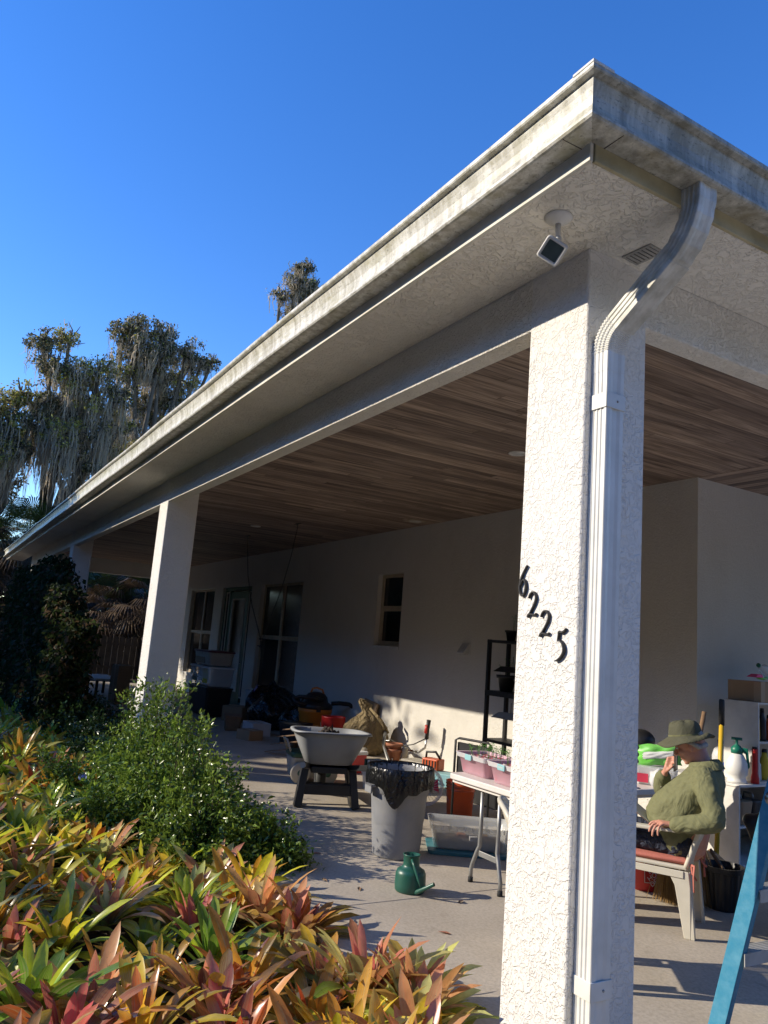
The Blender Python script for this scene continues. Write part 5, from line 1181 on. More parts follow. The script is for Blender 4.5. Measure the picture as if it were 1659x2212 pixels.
mb = MB(); fr = [bk(-1, v / 12) for v in range(13)] + [bk(-1 + 2 * i / 14, 1) for i in range(1, 14)] + [bk(1, 1 - v / 12) for v in range(13)]
mb.tube(fr, .016, 8); mb.build('back_frame', cm, ch)
mb = MB(); nu, nv = 22, 26
for i in range(nu):
    mb.tube([bk(-.93 + 1.86 * i / (nu - 1), v / 10 * .97 + .01) for v in range(11)], .0042, 4, False)
for j in range(nv):
    mb.tube([bk(-.93 + 1.86 * i / 10, .02 + .95 * j / (nv - 1)) for i in range(11)], .0042, 4, False)
mb.build('back_lattice', cm, ch)
ch2 = copy_tree(ch); ch2.location = (-3.42, 3.36, 0); ch2.rotation_euler = (0, 0, .9); ch2['label'] = 'empty ivory garden armchair hidden behind the corner column, its shadow striping the floor'
ch['group'] = ch2['group'] = 'ivory garden armchairs'
cu = thing('seat_cushion', 'thin coral seat cushion tied to the garden chair', 'cushion', (CO[0], CO[1], .431), CYAW)
mb = MB().loft([[(-.235 - e, -.19 - e, z), (-.02, -.205 - e, z), (.22 + e, -.21 - e, z), (.235 + e, 0, z), (.22 + e, .21 + e, z), (-.02, .205 + e, z), (-.235 - e, .19 + e, z), (-.245 - e, 0, z)] for e, z in ((-.02, 0), (0, .010), (.012, .022), (0, .036), (-.03, .045))], True, True); mb.build('pad', M['cushion'], cu, smooth=True, bevel=.008)
for s_ in (1, -1):
    MB().tube([(-.235, s_ * .19, .02), (-.262, s_ * .205, .01), (-.27, s_ * .21, -.04), (-.30, s_ * .225, -.07)], .008, 6, flat=.5).build('tie', M['cushion'], cu)
    MB().tube([(-.262, s_ * .205, .01), (-.285, s_ * .23, .015), (-.28, s_ * .235, -.05), (-.285, s_ * .24, -.14)], [.012, .018, .010, .014], 6, flat=.35).build('tie', M['cushion'], cu)

ps = thing('person', 'seated man in olive jacket and bucket hat, phone held to his face', 'person', CO, CYAW)
def cap(mb, pts, rad, seg=14):
    mb.tube(pts, rad, seg)
    for p, r_ in zip((pts[0], pts[-1]), (rad[0], rad[-1])): mb.ell(p, r_, r_, r_, 12)
HC = Vector((-.222, 0, 1.178)); HR = Matrix.Rotation(RAD(24), 3, 'Y')
def H(x, y, z): return HC + HR @ Vector((x, y, z))
b = MB()
cap(b, [(-.20, 0, .55), (-.24, 0, .70), (-.29, 0, .88), (-.31, 0, .98)], [.135, .125, .13, .10])
b.ell((-.18, 0, .70), .11, .13, .11); b.ell((-.31, 0, .97), .07, .14, .06)
cap(b, [(-.32, 0, 1.00), H(-.035, 0, -.04)], [.062, .056])
b.ell(H(-.008, 0, .025), .100, .078, .098, 20, HR); b.ell(H(.018, 0, -.03), .078, .064, .085, 20, HR); b.ell(H(.062, 0, -.092), .022, .024, .018, 12, HR)   # skull, jaw, chin
cap(b, [H(.088, 0, .022), H(.104, 0, -.004), H(.113, 0, -.022)], [.009, .012, .014]); b.ell(H(.100, .012, -.028), .011, .010, .008, 10, HR); b.ell(H(.100, -.012, -.028), .011, .010, .008, 10, HR)
cap(b, [H(.082, -.034, .034), H(.094, 0, .036), H(.082, .034, .034)], [.010, .011, .010])       # brow
b.ell(H(.084, 0, -.052), .012, .024, .007, 12, HR); b.ell(H(.081, 0, -.066), .012, .021, .008, 12, HR)   # lips
for s_ in (-1, 1):
    b.ell(H(.062, s_ * .045, -.018), .026, .020, .024, 12, HR)                                        # cheek
    b.ell(H(-.012, s_ * .082, -.006), .018, .009, .031, 12, HR @ Matrix.Rotation(RAD(-10), 3, 'Y')); b.ell(H(-.008, s_ * .081, -.03), .010, .008, .012, 10, HR)
# arms
cap(b, [(-.33, .16, .98), (-.375, .24, .87), (-.40, .283, .75)], [.048, .042, .038]); cap(b, [(-.40, .283, .75), (-.28, .285, .715), (-.165, .275, .69)], [.038, .034, .027])
cap(b, [(-.31, -.16, .98), (-.15, -.22, .88), (-.01, -.222, .78)], [.048, .042, .038]); cap(b, [(.005, -.22, .765), (.0, -.17, .86), (-.03, -.125, .955)], [.042, .036, .026])
def hand(b, wrist, knuckle_c, across, curl_pts, thumb, r=.0092):
    wrist = Vector(wrist); kc = Vector(knuckle_c); ac = Vector(across)
    for i in range(4):
        k_ = kc + ac * (i - 1.5) * .0205; cap(b, [wrist + ac * (i - 1.5) * .011, k_], [.016, .0125], 10)
        L = (.92, 1.06, 1.0, .8)[i]; pts = [k_] + [k_ + Vector(c) * L for c in curl_pts[i]]
        cap(b, pts, [r * 1.12, r * 1.02, r * .95, r * .82][:len(pts)], 10)
    cap(b, [wrist + Vector(thumb[0])] + [wrist + Vector(t_) for t_ in thumb[1:]], [.0125, .0105, .0088], 10)
# near hand lies on the armrest, fingers spread and drooping over its outer edge
hand(b, (-.150, .272, .688), (-.085, .283, .690), (.55, -.80, .05), [[(.020, .036, -.020), (.026, .045, -.050), (.024, .046, -.073)], [(.032, .030, -.020), (.044, .040, -.050), (.046, .043, -.075)], [(.040, .018, -.014), (.058, .026, -.038), (.064, .030, -.062)], [(.042, .006, -.008), (.062, .010, -.020), (.076, .012, -.038)]], [(.01, -.02, -.002), (.045, -.045, -.01), (.075, -.05, -.024)])
# far hand round the phone
hand(b, (-.032, -.118, .962), (-.052, -.105, 1.035), (.20, .15, -.97), [[(-.030, -.004, .012), (-.052, .012, .016), (-.062, .026, .012)]] * 4, [(-.012, .012, .01), (-.040, .036, .035), (-.060, .045, .055)])
# legs
for s_ in (-1, 1):
    cap(b, [(-.18, s_ * .09, .545), (.06, s_ * .115, .555), (.27, s_ * .135, .55)], [.085, .072, .055]); cap(b, [(.27, s_ * .135, .55), (.27, s_ * .135, .36), (.26, s_ * .14, .10)], [.054, .05, .035]); cap(b, [(.26, s_ * .14, .075), (.38, s_ * .15, .045)], [.036, .03])
body = remeshed(b, 'body', M['skin'], ps, .0052, 3)
# eyes, brows, hair, glasses
for s_ in (-1, 1):
    e = MB().ell(H(.083, s_ * .032, .014), .010, .012, .009, 12, HR).build('eye', M['white'], ps); MB().ell(H(.0915, s_ * .032, .012), .003, .005, .005, 10, HR).build('iris', M['black'], e)
hm_ = MB()
for s_ in (-1, 1): cap(hm_, [H(.0, s_ * .078, .035), H(-.03, s_ * .081, .012), H(-.06, s_ * .065, -.02)], [.012, .014, .016])
cap(hm_, [H(-.06, -.065, -.02), H(-.095, 0, -.02), H(-.06, .065, -.02)], [.018, .02, .018]); hm_.ell(H(-.02, 0, .05), .095, .083, .08, 18, HR)
hm_.build('hair', M['hair'], ps)
# jacket
j = MB()
rings = []
for z, xa, xb_, wy_ in ((.46, -.215, -.09, .17), (.50, -.25, -.04, .205), (.58, -.27, .01, .22), (.66, -.315, .055, .22), (.73, -.385, .07, .215), (.80, -.43, .03, .215), (.88, -.445, -.05, .215), (.95, -.447, -.12, .21), (1.00, -.435, -.17, .19), (1.035, -.415, -.20, .15), (1.06, -.40, -.225, .10), (1.075, -.39, -.235, .085)):
    cx = (xa + xb_) / 2; rx = (xb_ - xa) / 2
    rings.append([(cx + rx * cos(a), wy_ * sin(a), z + .05 * (cx + rx * cos(a) + .3) * (-1 if z > .95 else 0)) for a in [2 * pi * k / 40 for k in range(40)]])
rings = [[(x, y * .93, z) for x, y, z in rg] for rg in rings]
j.loft(rings, True, True)
cap(j, [(-.33, .155, .995), (-.375, .225, .90), (-.405, .265, .80), (-.41, .285, .755)], [.080, .077, .073, .068], 18); cap(j, [(-.41, .285, .755), (-.32, .29, .725), (-.24, .286, .705), (-.185, .28, .694)], [.068, .062, .055, .046], 18)
cap(j, [(-.31, -.155, .995), (-.15, -.22, .89), (-.01, -.222, .78)], [.078, .068, .062], 18); cap(j, [(-.01, -.222, .78), (.004, -.19, .85), (-.015, -.145, .925)], [.062, .055, .045], 18)
jk = remeshed(j, 'jacket', M['jacket'], ps, .0075, 5, [(.035, .15, 'CLOUDS'), (.016, .07, 'CLOUDS'), (.007, .04, 'CLOUDS')], [((0, .9, 0), (2.2, 1, .8)), ((.3, -.7, .4), (3.2, 1.2, .7)), ((0, 1.3, .2), (4, 1.5, .8))])
c_ = MB()
for r0, dz, dx in ((.0, 0, 0),):
    ring = lambda rr, z, xo: [(-.31 + xo + rr * 1.15 * cos(a), rr * .98 * sin(a), z + .020 * cos(a) * -1) for a in [2 * pi * k / 30 for k in range(30)]]
    c_.loft([ring(.078, 1.045, -.01), ring(.074, 1.082, -.005), ring(.073, 1.092, -.002), ring(.082, 1.092, -.002), ring(.096, 1.062, -.01), ring(.104, 1.035, -.015)], True, False)
c_.build('collar', M['jacket'], ps)

for z in (.98, .88, .78): MB().lathe([(0, 0), (.006, 0), (.005, .003), (0, .003)], 10).build('button', M['beige'], ps).location = (-.10 + (.95 - z) * .9 * (z < .95) , .03, z)
MB().tube([(-.19, .28, .694), (-.165, .277, .691)], [.047, .043], 18, False).build('cuff', M['jacket'], ps)
# trousers
t_ = MB(); t_.ell((-.16, 0, .545), .10, .16, .08, 20)
for s_ in (-1, 1):
    cap(t_, [(-.17, s_ * .095, .548), (.06, s_ * .12, .56), (.27, s_ * .138, .555)], [.098, .084, .069], 18); cap(t_, [(.27, s_ * .138, .553), (.285, s_ * .137, .36), (.27, s_ * .14, .13)], [.068, .062, .055], 18)
remeshed(t_, 'trousers', M['trousers'], ps, .009, 4, [(.035, .06, 'CLOUDS')], [((0, 0, .2), (1, 3, 1))])
for s_ in (-1, 1):
    MB().loft([[(.26 + .05 * cos(a) * k + .07, s_ * .147 + .046 * sin(a), z) for a in [2*pi*q/20 for q in range(20)]] for k, z in ((2.6, .0), (2.6, .03), (2.3, .06), (1.2, .095))], True, True).build('shoe', M['black'], ps, smooth=True)
# hat
def hat_pt(r_, a, z): return HC + Matrix.Rotation(RAD(10), 3, 'Y') @ Vector((.022 + r_ * cos(a) * 1.04, r_ * sin(a) * .93, z + .016))
rings = []
for r_, z in ((.182, .012), (.186, .016), (.150, .036), (.115, .050), (.108, .058), (.107, .075), (.100, .115), (.088, .142), (.06, .152), (.02, .155)):
    rings.append([hat_pt(r_ * (1 + (.02 * sin(a * 3 + 1) + .012 * sin(a * 8)) * (r_ > .11) + (.022 * sin(a * 7 + z * 30)) * (z > .1)), a, z + (r_ > .12) * (.012 * sin(a * 2 + 2.2) + .006 * sin(a * 5) - .018 * cos(a) ) + (.006 * sin(a * 5 + 1) if z > .13 else 0)) for a in [2 * pi * k / 64 for k in range(64)]])
ht = MB().loft(rings, True, True).build('hat', M['hat'], ps)
sm_ = ht.modifiers.new('t', 'SOLIDIFY'); sm_.thickness = .003
MB().lathe([(.1095, .056), (.1095, .066)], 40, caps=False).build('hat_band', M['jacket'], ht).location = (0, 0, 0)
kids(ht)[-1].matrix_local = Matrix.Translation(HC) @ Matrix.Rotation(RAD(10), 4, 'Y') @ Matrix.Translation((.022, 0, .016)) @ Matrix.Diagonal((1.04, .93, 1, 1))
# phone and tablet
t = thing('phone', 'black phone in the seated man\'s raised hand', 'phone', CO, CYAW)
MB().rbox(-.036, -.0045, -.072, .036, .0045, .072, .004).build('case', M['black'], t, bevel=.002)
MB().box(-.032, -.0052, -.067, .032, -.0046, .067).build('screen', M['glass'], t)
for o in kids(t): o.location = (-.112, -.074, 1.062); o.rotation_euler = (RAD(6), RAD(22), RAD(-62))
t = thing('clipboard', 'brown clipboard with a white sheet resting on the seated man\'s lap', 'clipboard', CO, CYAW)
MB().box(-.13, -.11, -.004, .13, .11, .0).build('board', M['wood'], t, bevel=.002); MB().box(-.12, -.10, .0005, .11, .10, .002).build('sheet', M['paper'], t); MB().box(.10, -.04, .0022, .125, .04, .012).build('clip', M['chrome'], t, bevel=.002)
for o in kids(t): o.location = (.13, .0, .715); o.rotation_euler = (0, RAD(-33), 0)

# ==================================================================== PLANTS
def brom_mesh(name, seed, pal, n=30, L0=.40, W0=.046):
    r_ = np.random.default_rng(seed); V = []; F = []; T = []; U = []; SEG = 7
    for i in range(n):
        f = i / (n - 1)                       # 0 = innermost, upright
        az = i * 2.399 + r_.normal() * .25; inc = (1.42 - 1.05 * f ** 1.0) + r_.normal() * .10
        L = L0 * (.55 + .5 * min(1, f * 1.8)) * (1 + r_.normal() * .14); Wd = W0 * (.75 + .35 * f) * (1 + r_.normal() * .1)
        droop = (.18 + .95 * f ** 1.3 + abs(r_.normal()) * .22); tw = r_.normal() * .25
        inner, outer, dry = pal
        c_in = np.array(inner[r_.integers(len(inner))]); c_out = np.array(outer[r_.integers(len(outer))])
        col = c_in * (1 - f) ** .6 + c_out * (1 - (1 - f) ** .6)
        if f > .75 and r_.random() < dry: col = np.array((.33, .25, .15)) * (.6 + .6 * r_.random())
        col = col * (.7 + .75 * r_.random())
        base = len(V); p = np.array([cos(az) * .015, sin(az) * .015, .0]); a = inc; hd = np.array([cos(az), sin(az), 0]); sd_ = np.array([-sin(az), cos(az), 0])
        for k in range(SEG + 1):
            t = k / SEG; wd = Wd * (.75 + .55 * math.sin(min(1, t * 1.15) * pi * .62)) * (1 if t < .68 else max(.03, (1 - ((t - .68) / .32) ** 2.3))) * .5
            up = -hd * sin(a) + np.array([0, 0, 1]) * cos(a); s2 = sd_ * cos(tw * t) + up * sin(tw * t)
            tipc = col * (1 - .15 * t) + np.array((.10, .05, .02)) * .15 * t
            if t < .3: tipc = tipc * .5 + np.array((.17, .22, .06)) * .5 * (1 if f > .3 else .4)
            for q, e in ((-1, .30), (0, 0), (1, .30)):
                V.append(p + s2 * wd * q + up * wd * e); T.append(tipc * (1.12 if q == 0 else 1)); U.append((.5 + q * .5, t + i))
            step = L / SEG; p = p + (hd * cos(a) + np.array([0, 0, 1]) * sin(a)) * step; a -= droop * step / L * (.4 + 1.2 * t)
        for k in range(SEG):
            b0 = base + k * 3
            F += [(b0, b0+1, b0+4, b0+3), (b0+1, b0+2, b0+5, b0+4)]
    o = mesh_np(name, np.array(V), np.array(F), M['brom'], None, np.clip(np.array(T), 0, 1), np.array(U), True)
    return o
G1, G2, YG, OR, RD, PK, MG, OL, CR = (.20, .34, .02), (.08, .19, .02), (.62, .64, .03), (.80, .40, .03), (.66, .11, .025), (.72, .20, .16), (.38, .04, .08), (.36, .36, .04), (.68, .66, .24)
PALS = dict(
    orange=(((OR, RD, OR), (YG, OL, YG), .3), 'orange-red'), red=(((RD, MG, PK), (OL, YG, G1), .25), 'deep red'), yellow=(((YG, OR), (YG, G1, YG), .15), 'yellow-green'),
    pink=(((PK, MG), (YG, CR, OL), .35), 'pink and tan'), striped=(((CR, PK), (CR, G1, YG), .15), 'cream-striped green'), green=(((YG, G1), (G1, G2), .1), 'plain green'), olive=(((OL, OR), (OL, YG, G2), .4), 'olive and bronze'))
protos = {}
for k, (pal, nm) in PALS.items():
    protos[k] = [brom_mesh('bromeliad', sum(map(ord, k)) + q, pal, 30 + 3 * q, .38, .049) for q in range(2)]
used = set()
rr = random.Random(5)
def zone(x, y):
    if x > -3.3: return 'at the near edge of the bed' + (' by the corner column' if y > 1.5 else '')
    if x > -4.6: return 'beside the slab left of the corner column' if y > 1.45 else 'in the thick front of the bed'
    if x > -6.6: return 'in front of the blue-flowered shrubs'
    if x > -9.5: return 'in the middle of the bed beside the shrubs'
    return 'at the far end of the bed, before the dark vines'
cnt = 0
def place_brom(k, x, y, z, s, tilt, rz):
    global cnt
    src = protos[k][rr.randrange(2)]
    if src.name not in used: o = src; used.add(src.name)
    else: o = src.copy(); COL.objects.link(o)
    o.location = (x, y, z); o.scale = (s, s, s * (.9 + .25 * rr.random())); o.rotation_euler = (tilt[0], tilt[1], rz)
    nm = PALS[k][1]; zn = zone(x, y)
    tag(o, '%s bromeliad rosette %s' % (nm, zn), 'bromeliad', '%s bromeliads %s' % (nm, zn)); cnt += 1
x = -2.15
while x > -14.6:
    near = x > -7.5; st = .345 if near else .37
    ylo = -.085 * x - .42; y = ylo + rr.random() * st
    while y < (2.24 if x > -4.3 else 2.14):
        jx, jy = x + rr.uniform(-.09, .09), y + rr.uniform(-.09, .09)
        shrub = (-9.2 < jx < -5.5) and jy > 1.65
        skip = (jx > -2.7 and jy > 1.9) or (jx > -3.0 and jy > 2.08)
        if not (shrub and rr.random() < .5) and not skip:
            v = rr.random()
            if jx > -3.7: k = ('orange', 'red', 'pink', 'striped', 'red', 'green', 'green')[int(v * 7)] if jy < 1.45 else ('striped', 'striped', 'yellow', 'olive', 'orange')[int(v * 5)]
            elif jx > -4.6: k = ('pink', 'red', 'pink', 'yellow', 'green')[int(v * 5)] if jy < 1.1 else ('pink', 'orange', 'red', 'striped', 'green')[int(v * 5)]
            elif jx > -6.6: k = ('yellow', 'orange', 'yellow', 'striped', 'green')[int(v * 5)]
            else: k = ('yellow', 'green', 'orange', 'olive', 'yellow', 'pink')[int(v * 6)]
            if shrub: k = ('green', 'olive', 'yellow')[int(v * 3)]
            s = rr.uniform(.78, 1.12) * (1.0 if near else 1.1)
            place_brom(k, jx, jy, -.12 + rr.uniform(0, .09) + (.05 if jy < 1.2 else 0), s, (rr.gauss(0, .16), rr.gauss(0, .16)), rr.random() * 6.28)
        y += st * rr.uniform(.85, 1.15)
    x -= st * .95
place_brom('red', -4.35, 2.16, -.04, .95, (.05, .1), 1.0); place_brom('striped', -3.25, 2.22, -.05, .95, (.2, .1), 2.0); place_brom('striped', -3.5, 2.1, -.02, 1.05, (.1, 0), 4.0); place_brom('pink', -4.6, 2.0, -.02, 1.0, (.1, 0), .5)
for k, x, y in (('striped', -3.17, 2.2), ('striped', -2.85, 2.0), ('olive', -2.6, 1.72), ('striped', -3.4, 2.3), ('orange', -3.0, 1.75)): place_brom(k, x, y, -.06, 1.0, (.1, .1), x * 7)

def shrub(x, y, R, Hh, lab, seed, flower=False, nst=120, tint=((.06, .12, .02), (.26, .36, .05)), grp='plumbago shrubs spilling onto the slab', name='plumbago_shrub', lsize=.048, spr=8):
    global rng
    rng = np.random.default_rng(seed); t = thing(name, lab, 'shrub', (x, y, -.1), 0, grp)
    P = []; D = []; C_ = []; st = MB()
    for i in range(nst):
        a = rng.random() * 2 * pi; tall = i < spr
        out = R * (rng.random() ** .55) * (.7 if tall else 1); h = Hh * (1.12 + .12 * rng.random() if tall else (.35 + .62 * rng.random()) * (1 - .35 * (out / R) ** 2))
        b0 = np.array([cos(a), sin(a), 0]) * out * .25; tip = np.array([cos(a) * out, sin(a) * out, h]); mid = np.array([cos(a) * out * .55, sin(a) * out * .55, h * .85]) + rng.normal(size=3) * .05
        pts = [(1-t_)**2 * b0 + 2*t_*(1-t_) * mid + t_*t_ * tip for t_ in np.linspace(0, 1, 9)]
        if i % 2 == 0 or tall: st.tube(pts, [.005 - .004 * k / 8 for k in range(9)], 4, False)
        nl = 70 if not tall else 60; sf = .65 + .8 * rng.random()
        ts = .25 + .75 * rng.random(nl) ** .8
        for t_ in ts:
            p = (1-t_)**2 * b0 + 2*t_*(1-t_) * mid + t_*t_ * tip; dirn = (tip - mid); dirn /= np.linalg.norm(dirn) + 1e-6
            off = rng.normal(size=3) * (.045 if not tall else .022); P.append(p + off); d = rng.normal(size=3) + dirn * .8 + np.array([0, 0, .4]); D.append(d)
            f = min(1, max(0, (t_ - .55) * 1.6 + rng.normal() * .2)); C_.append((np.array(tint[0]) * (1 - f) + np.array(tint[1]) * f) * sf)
    P = np.array(P); P[:, 2] = np.maximum(P[:, 2], .02)
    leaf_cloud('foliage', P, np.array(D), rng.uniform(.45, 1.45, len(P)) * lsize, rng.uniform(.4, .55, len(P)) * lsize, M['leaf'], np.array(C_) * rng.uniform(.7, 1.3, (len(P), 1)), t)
    st.build('stems', M['stem'], t)
    return t
sh = [(-6.05, 2.14, .55, .80, 'leafy plumbago shrub nearest the trash can, spilling over the slab'), (-6.75, 2.05, .62, 1.05, 'tall plumbago shrub in the middle, with sprigs sticking up'), (-7.45, 2.05, .62, 1.30, 'highest plumbago shrub, in front of the hose reel cart'), (-8.2, 2.05, .55, 1.12, 'plumbago shrub hiding the foot of the second column'), (-8.9, 2.15, .42, .95, 'farthest plumbago shrub left of the second column'), (-6.95, 1.5, .55, .50, 'low shrub with one pale blue flower head among the bromeliads'), (-5.72, 2.50, .36, .45, 'small low plumbago shrub creeping over the slab edge'), (-8.3, 1.5, .6, .55, 'low wide plumbago shrub mixed with bromeliads on the left')]
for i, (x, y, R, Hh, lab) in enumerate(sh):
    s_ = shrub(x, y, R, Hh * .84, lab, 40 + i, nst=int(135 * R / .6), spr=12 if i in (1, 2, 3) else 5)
    if i == 5:
        # flower head
        fpos = Vector((.12, -.22, .56)); mb = MB()
        for k in range(16):
            a = rng.normal(size=3); a = Vector(a / np.linalg.norm(a)); c = fpos + a * .03; u = a.orthogonal().normalized(); v = a.cross(u)
            for q in range(5):
                an = q * 2 * pi / 5; d = u * cos(an) + v * sin(an); e = u * cos(an + .5) + v * sin(an + .5); g_ = u * cos(an - .5) + v * sin(an - .5)
                mb.add([c, c + g_ * .009, c + d * .014, c + e * .009], [(0, 1, 2, 3)])
        mb.build('flower_head', M['flower'], s_)
# dark low shrubs before the vines
for i, (x, y, R, Hh) in enumerate(((-11.0, 2.25, .55, .62), (-12.3, 2.2, .7, .75), (-13.6, 2.1, .8, .85), (-10.0, 2.0, .4, .45))):
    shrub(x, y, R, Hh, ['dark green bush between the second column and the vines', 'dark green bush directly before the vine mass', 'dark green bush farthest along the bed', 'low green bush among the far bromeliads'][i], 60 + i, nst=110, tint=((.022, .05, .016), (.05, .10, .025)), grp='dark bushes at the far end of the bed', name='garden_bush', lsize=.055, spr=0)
# vines over a trellis by the third column
rng = np.random.default_rng(3)
vt = thing('vine_covered_trellis', 'dark vine-smothered trellis hiding the foot of the third column', 'vines', (-16.5, 1.95, -.1))
n = 46000; u = rng.random(n) * 9.2 - 5.0; v = rng.random(n)
top = 2.75 + .22 * np.sin(u * 1.7 + 1.2) + .14 * np.sin(u * 4.7) - np.clip(u - 2.2, 0, 5) * .62
zz = v * top; dd = (rng.random(n) - .5) * (.75 - .3 * v) + .12 * np.sin(u * 5 + zz * 4)
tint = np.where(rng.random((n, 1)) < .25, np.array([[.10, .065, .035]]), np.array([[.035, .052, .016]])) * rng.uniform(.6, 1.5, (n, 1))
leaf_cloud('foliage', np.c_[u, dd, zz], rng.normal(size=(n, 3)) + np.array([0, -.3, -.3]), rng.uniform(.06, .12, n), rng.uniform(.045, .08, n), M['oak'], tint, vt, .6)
mb = MB()
for i in range(9): mb.box(-4.6 + i * .9, .22, 0, -4.55 + i * .9, .27, 2.4 - max(0, i - 6) * .4)
for z in (.5, 1.1, 1.7): mb.box(-4.6, .272, z, 3.2 - z * .6, .30, z + .05)
mb.build('trellis', M['wood'], vt)
mb = MB()
for i in range(60):
    x = rng.random() * 8 - 4.6; p = [Vector((x, rng.normal() * .2, 0))]
    for k in range(5): p.append(p[-1] + Vector((rng.normal() * .16, rng.normal() * .09, .36)))
    mb.tube(p, .008, 4, False)
mb.build('vine_stems', M['stem'], vt)

# --- oaks hung with moss
def moss(P, Ls, Wd, name, parent, r_):
    n = len(P); SEG = 6; az = r_.random(n) * pi; s = np.c_[np.cos(az), np.sin(az), np.zeros(n)]
    V = np.zeros((n, SEG + 1, 2, 3)); sway = r_.normal(size=(n, 3)) * .10; sway[:, 2] = 0
    for k in range(SEG + 1):
        t = k / SEG; c = P - np.array([0, 0, 1]) * (Ls * t)[:, None] + sway * t * t + r_.normal(size=(n, 3)) * .035 * (t > 0); w_ = (Wd * (1 - t) ** .6 * (.6 + .4 * min(1, t * 5)) + .004)[:, None]
        V[:, k, 0] = c - s * w_ / 2; V[:, k, 1] = c + s * w_ / 2
    base = np.arange(n)[:, None] * (SEG + 1) * 2; F = []
    for k in range(SEG): F.append(np.stack([base[:, 0] + 2*k, base[:, 0] + 2*k+1, base[:, 0] + 2*k+3, base[:, 0] + 2*k+2], 1))
    return mesh_np(name, V.reshape(-1, 3), np.concatenate(F), M['moss'], parent)
def oak(name, lab, base, clumps, seed, grp='moss-draped oaks beyond the house', leafn=1500, mossn=330, mlen=(.3, 1.9), lsz=.13, yel=.2, trunk_r=.35, split=None):
    r_ = np.random.default_rng(seed); base = Vector(base); t = thing(name, lab, 'tree', base, 0, grp)
    P = []; D = []; C_ = []; MP = []; ML = []; MW = []; tr = MB()
    cl = [(Vector(c) - base, r, m_) for c, r, m_ in clumps]; cen = sum((c for c, r, m_ in cl), Vector()) / len(cl)
    fork = Vector((cen.x * .45, cen.y * .45, max(2.0, min(c.z for c, r, m_ in cl) * .55)))
    tr.tube([(0, 0, -.3), (0, 0, .4), fork * .6, fork], [trunk_r * 1.3, trunk_r, trunk_r * .8, trunk_r * .7], 12)
    for c, r, m_ in cl:
        midp = fork.lerp(c, .5) + Vector((r_.normal() * .4, r_.normal() * .4, -.3)); tr.tube([fork, midp, c - Vector((0, 0, r * .3)), c + Vector((0, 0, r * .5))], [trunk_r * .5, trunk_r * .3, .07, .02], 8)
        for q in range(9):
            d = Vector(r_.normal(size=3)); d.z = abs(d.z) * .8 - .2; d.normalize(); e = c + d * r * .95; tr.tube([c, c.lerp(e, .5) + Vector(r_.normal(size=3)) * .12 * r, e], [.045, .03, .01], 5, False)
        ctw = [np.array(c) + unit(r_.normal(size=3)) * r * r_.random() ** .4 * (.85 + .35 * (r_.random() < .2)) * np.array([1, 1, .85]) for _ in range(int(22 + 14 * r))]
        n = int(leafn * r * r)
        idx = r_.integers(len(ctw), size=n); p = np.array(ctw)[idx] + r_.normal(size=(n, 3)) * r * .11; P.append(p); D.append(r_.normal(size=(n, 3)))
        yl = r_.random() < yel; C_.append(np.where(r_.random((n, 1)) < (.75 if yl else .12), np.array([[.40, .37, .09]]), np.array([[.125, .12, .065]])) * r_.uniform(.6, 1.5, (n, 1)))
        k = int(mossn * r * r * m_)
        if k:
            idx = r_.integers(len(ctw), size=k); p = np.array(ctw)[idx] + r_.normal(size=(k, 3)) * np.array([.11, .11, .12]); MP.append(p)
            clen = (mlen[0] + (mlen[1] - mlen[0]) * r_.random(len(ctw)) ** 2.2) * m_ ** .5; ML.append(clen[idx] * r_.uniform(.2, 1.0, k) ** 1.2); MW.append(r_.uniform(.02, .06, k))
    P = np.concatenate(P); leaf_cloud('crown', P, np.concatenate(D), r_.uniform(.6, 1.2, len(P)) * lsz, r_.uniform(.45, .7, len(P)) * lsz, M['oak'], np.concatenate(C_), t)
    if MP: moss(np.concatenate(MP), np.concatenate(ML), np.concatenate(MW), 'hanging_moss', t, r_)
    tr.build('trunk', M['bark'], t); return t
def A_(px, py, d, r, m_=1.0): return (at(px, py, d), r, m_)
DA = 33
oak('oak_tree', 'moss-draped oak with two forked bare tops, second from the left', (-36, 3.2, 0),
    [A_(95, 735, DA, .8, .3), A_(150, 730, DA + .5, .7, .3), A_(110, 790, DA, .95, .6), A_(160, 815, DA, 1.0, 1), A_(215, 800, DA, .8, .9), A_(100, 870, DA, .8, .8), A_(150, 880, DA + 1, 1.2, 1.5), A_(210, 870, DA + .5, 1.1, 1.4), A_(250, 850, DA, .75, .8), A_(130, 940, DA, 1.1, 1.6), A_(200, 930, DA + 1, 1.1, 1.6), A_(255, 920, DA + 1.5, .8, 1.0), A_(170, 1000, DA + 1, 1.0, 1.2), A_(235, 980, DA + 2, 1.0, 1.0)], 21, yel=.35, mlen=(.5, 3.0))
oak('oak_tree', 'rounded oak thick with grey moss, right of the forked one', (-37, 7.5, 0),
    [A_(265, 720, DA + 2, .75, .5), A_(300, 715, DA + 2, .9, .8), A_(350, 730, DA + 2, .9, .8), A_(290, 760, DA + 2, .95, 1.2), A_(345, 770, DA + 2, 1.05, 1.3), A_(400, 770, DA + 2.5, .9, 1), A_(280, 810, DA + 2, .8, 1.2), A_(330, 830, DA + 3, 1.1, 1.4), A_(390, 820, DA + 3, .95, 1), A_(455, 785, DA + 3, .55, .5), A_(432, 790, DA + 3, .6, .7), A_(300, 890, DA + 3, 1.1, 1.2), A_(360, 870, DA + 3.5, 1.0, 1.0), A_(260, 960, DA + 4, 1.3, 1.0)], 22, yel=.1, mlen=(.3, 1.8), mossn=360)
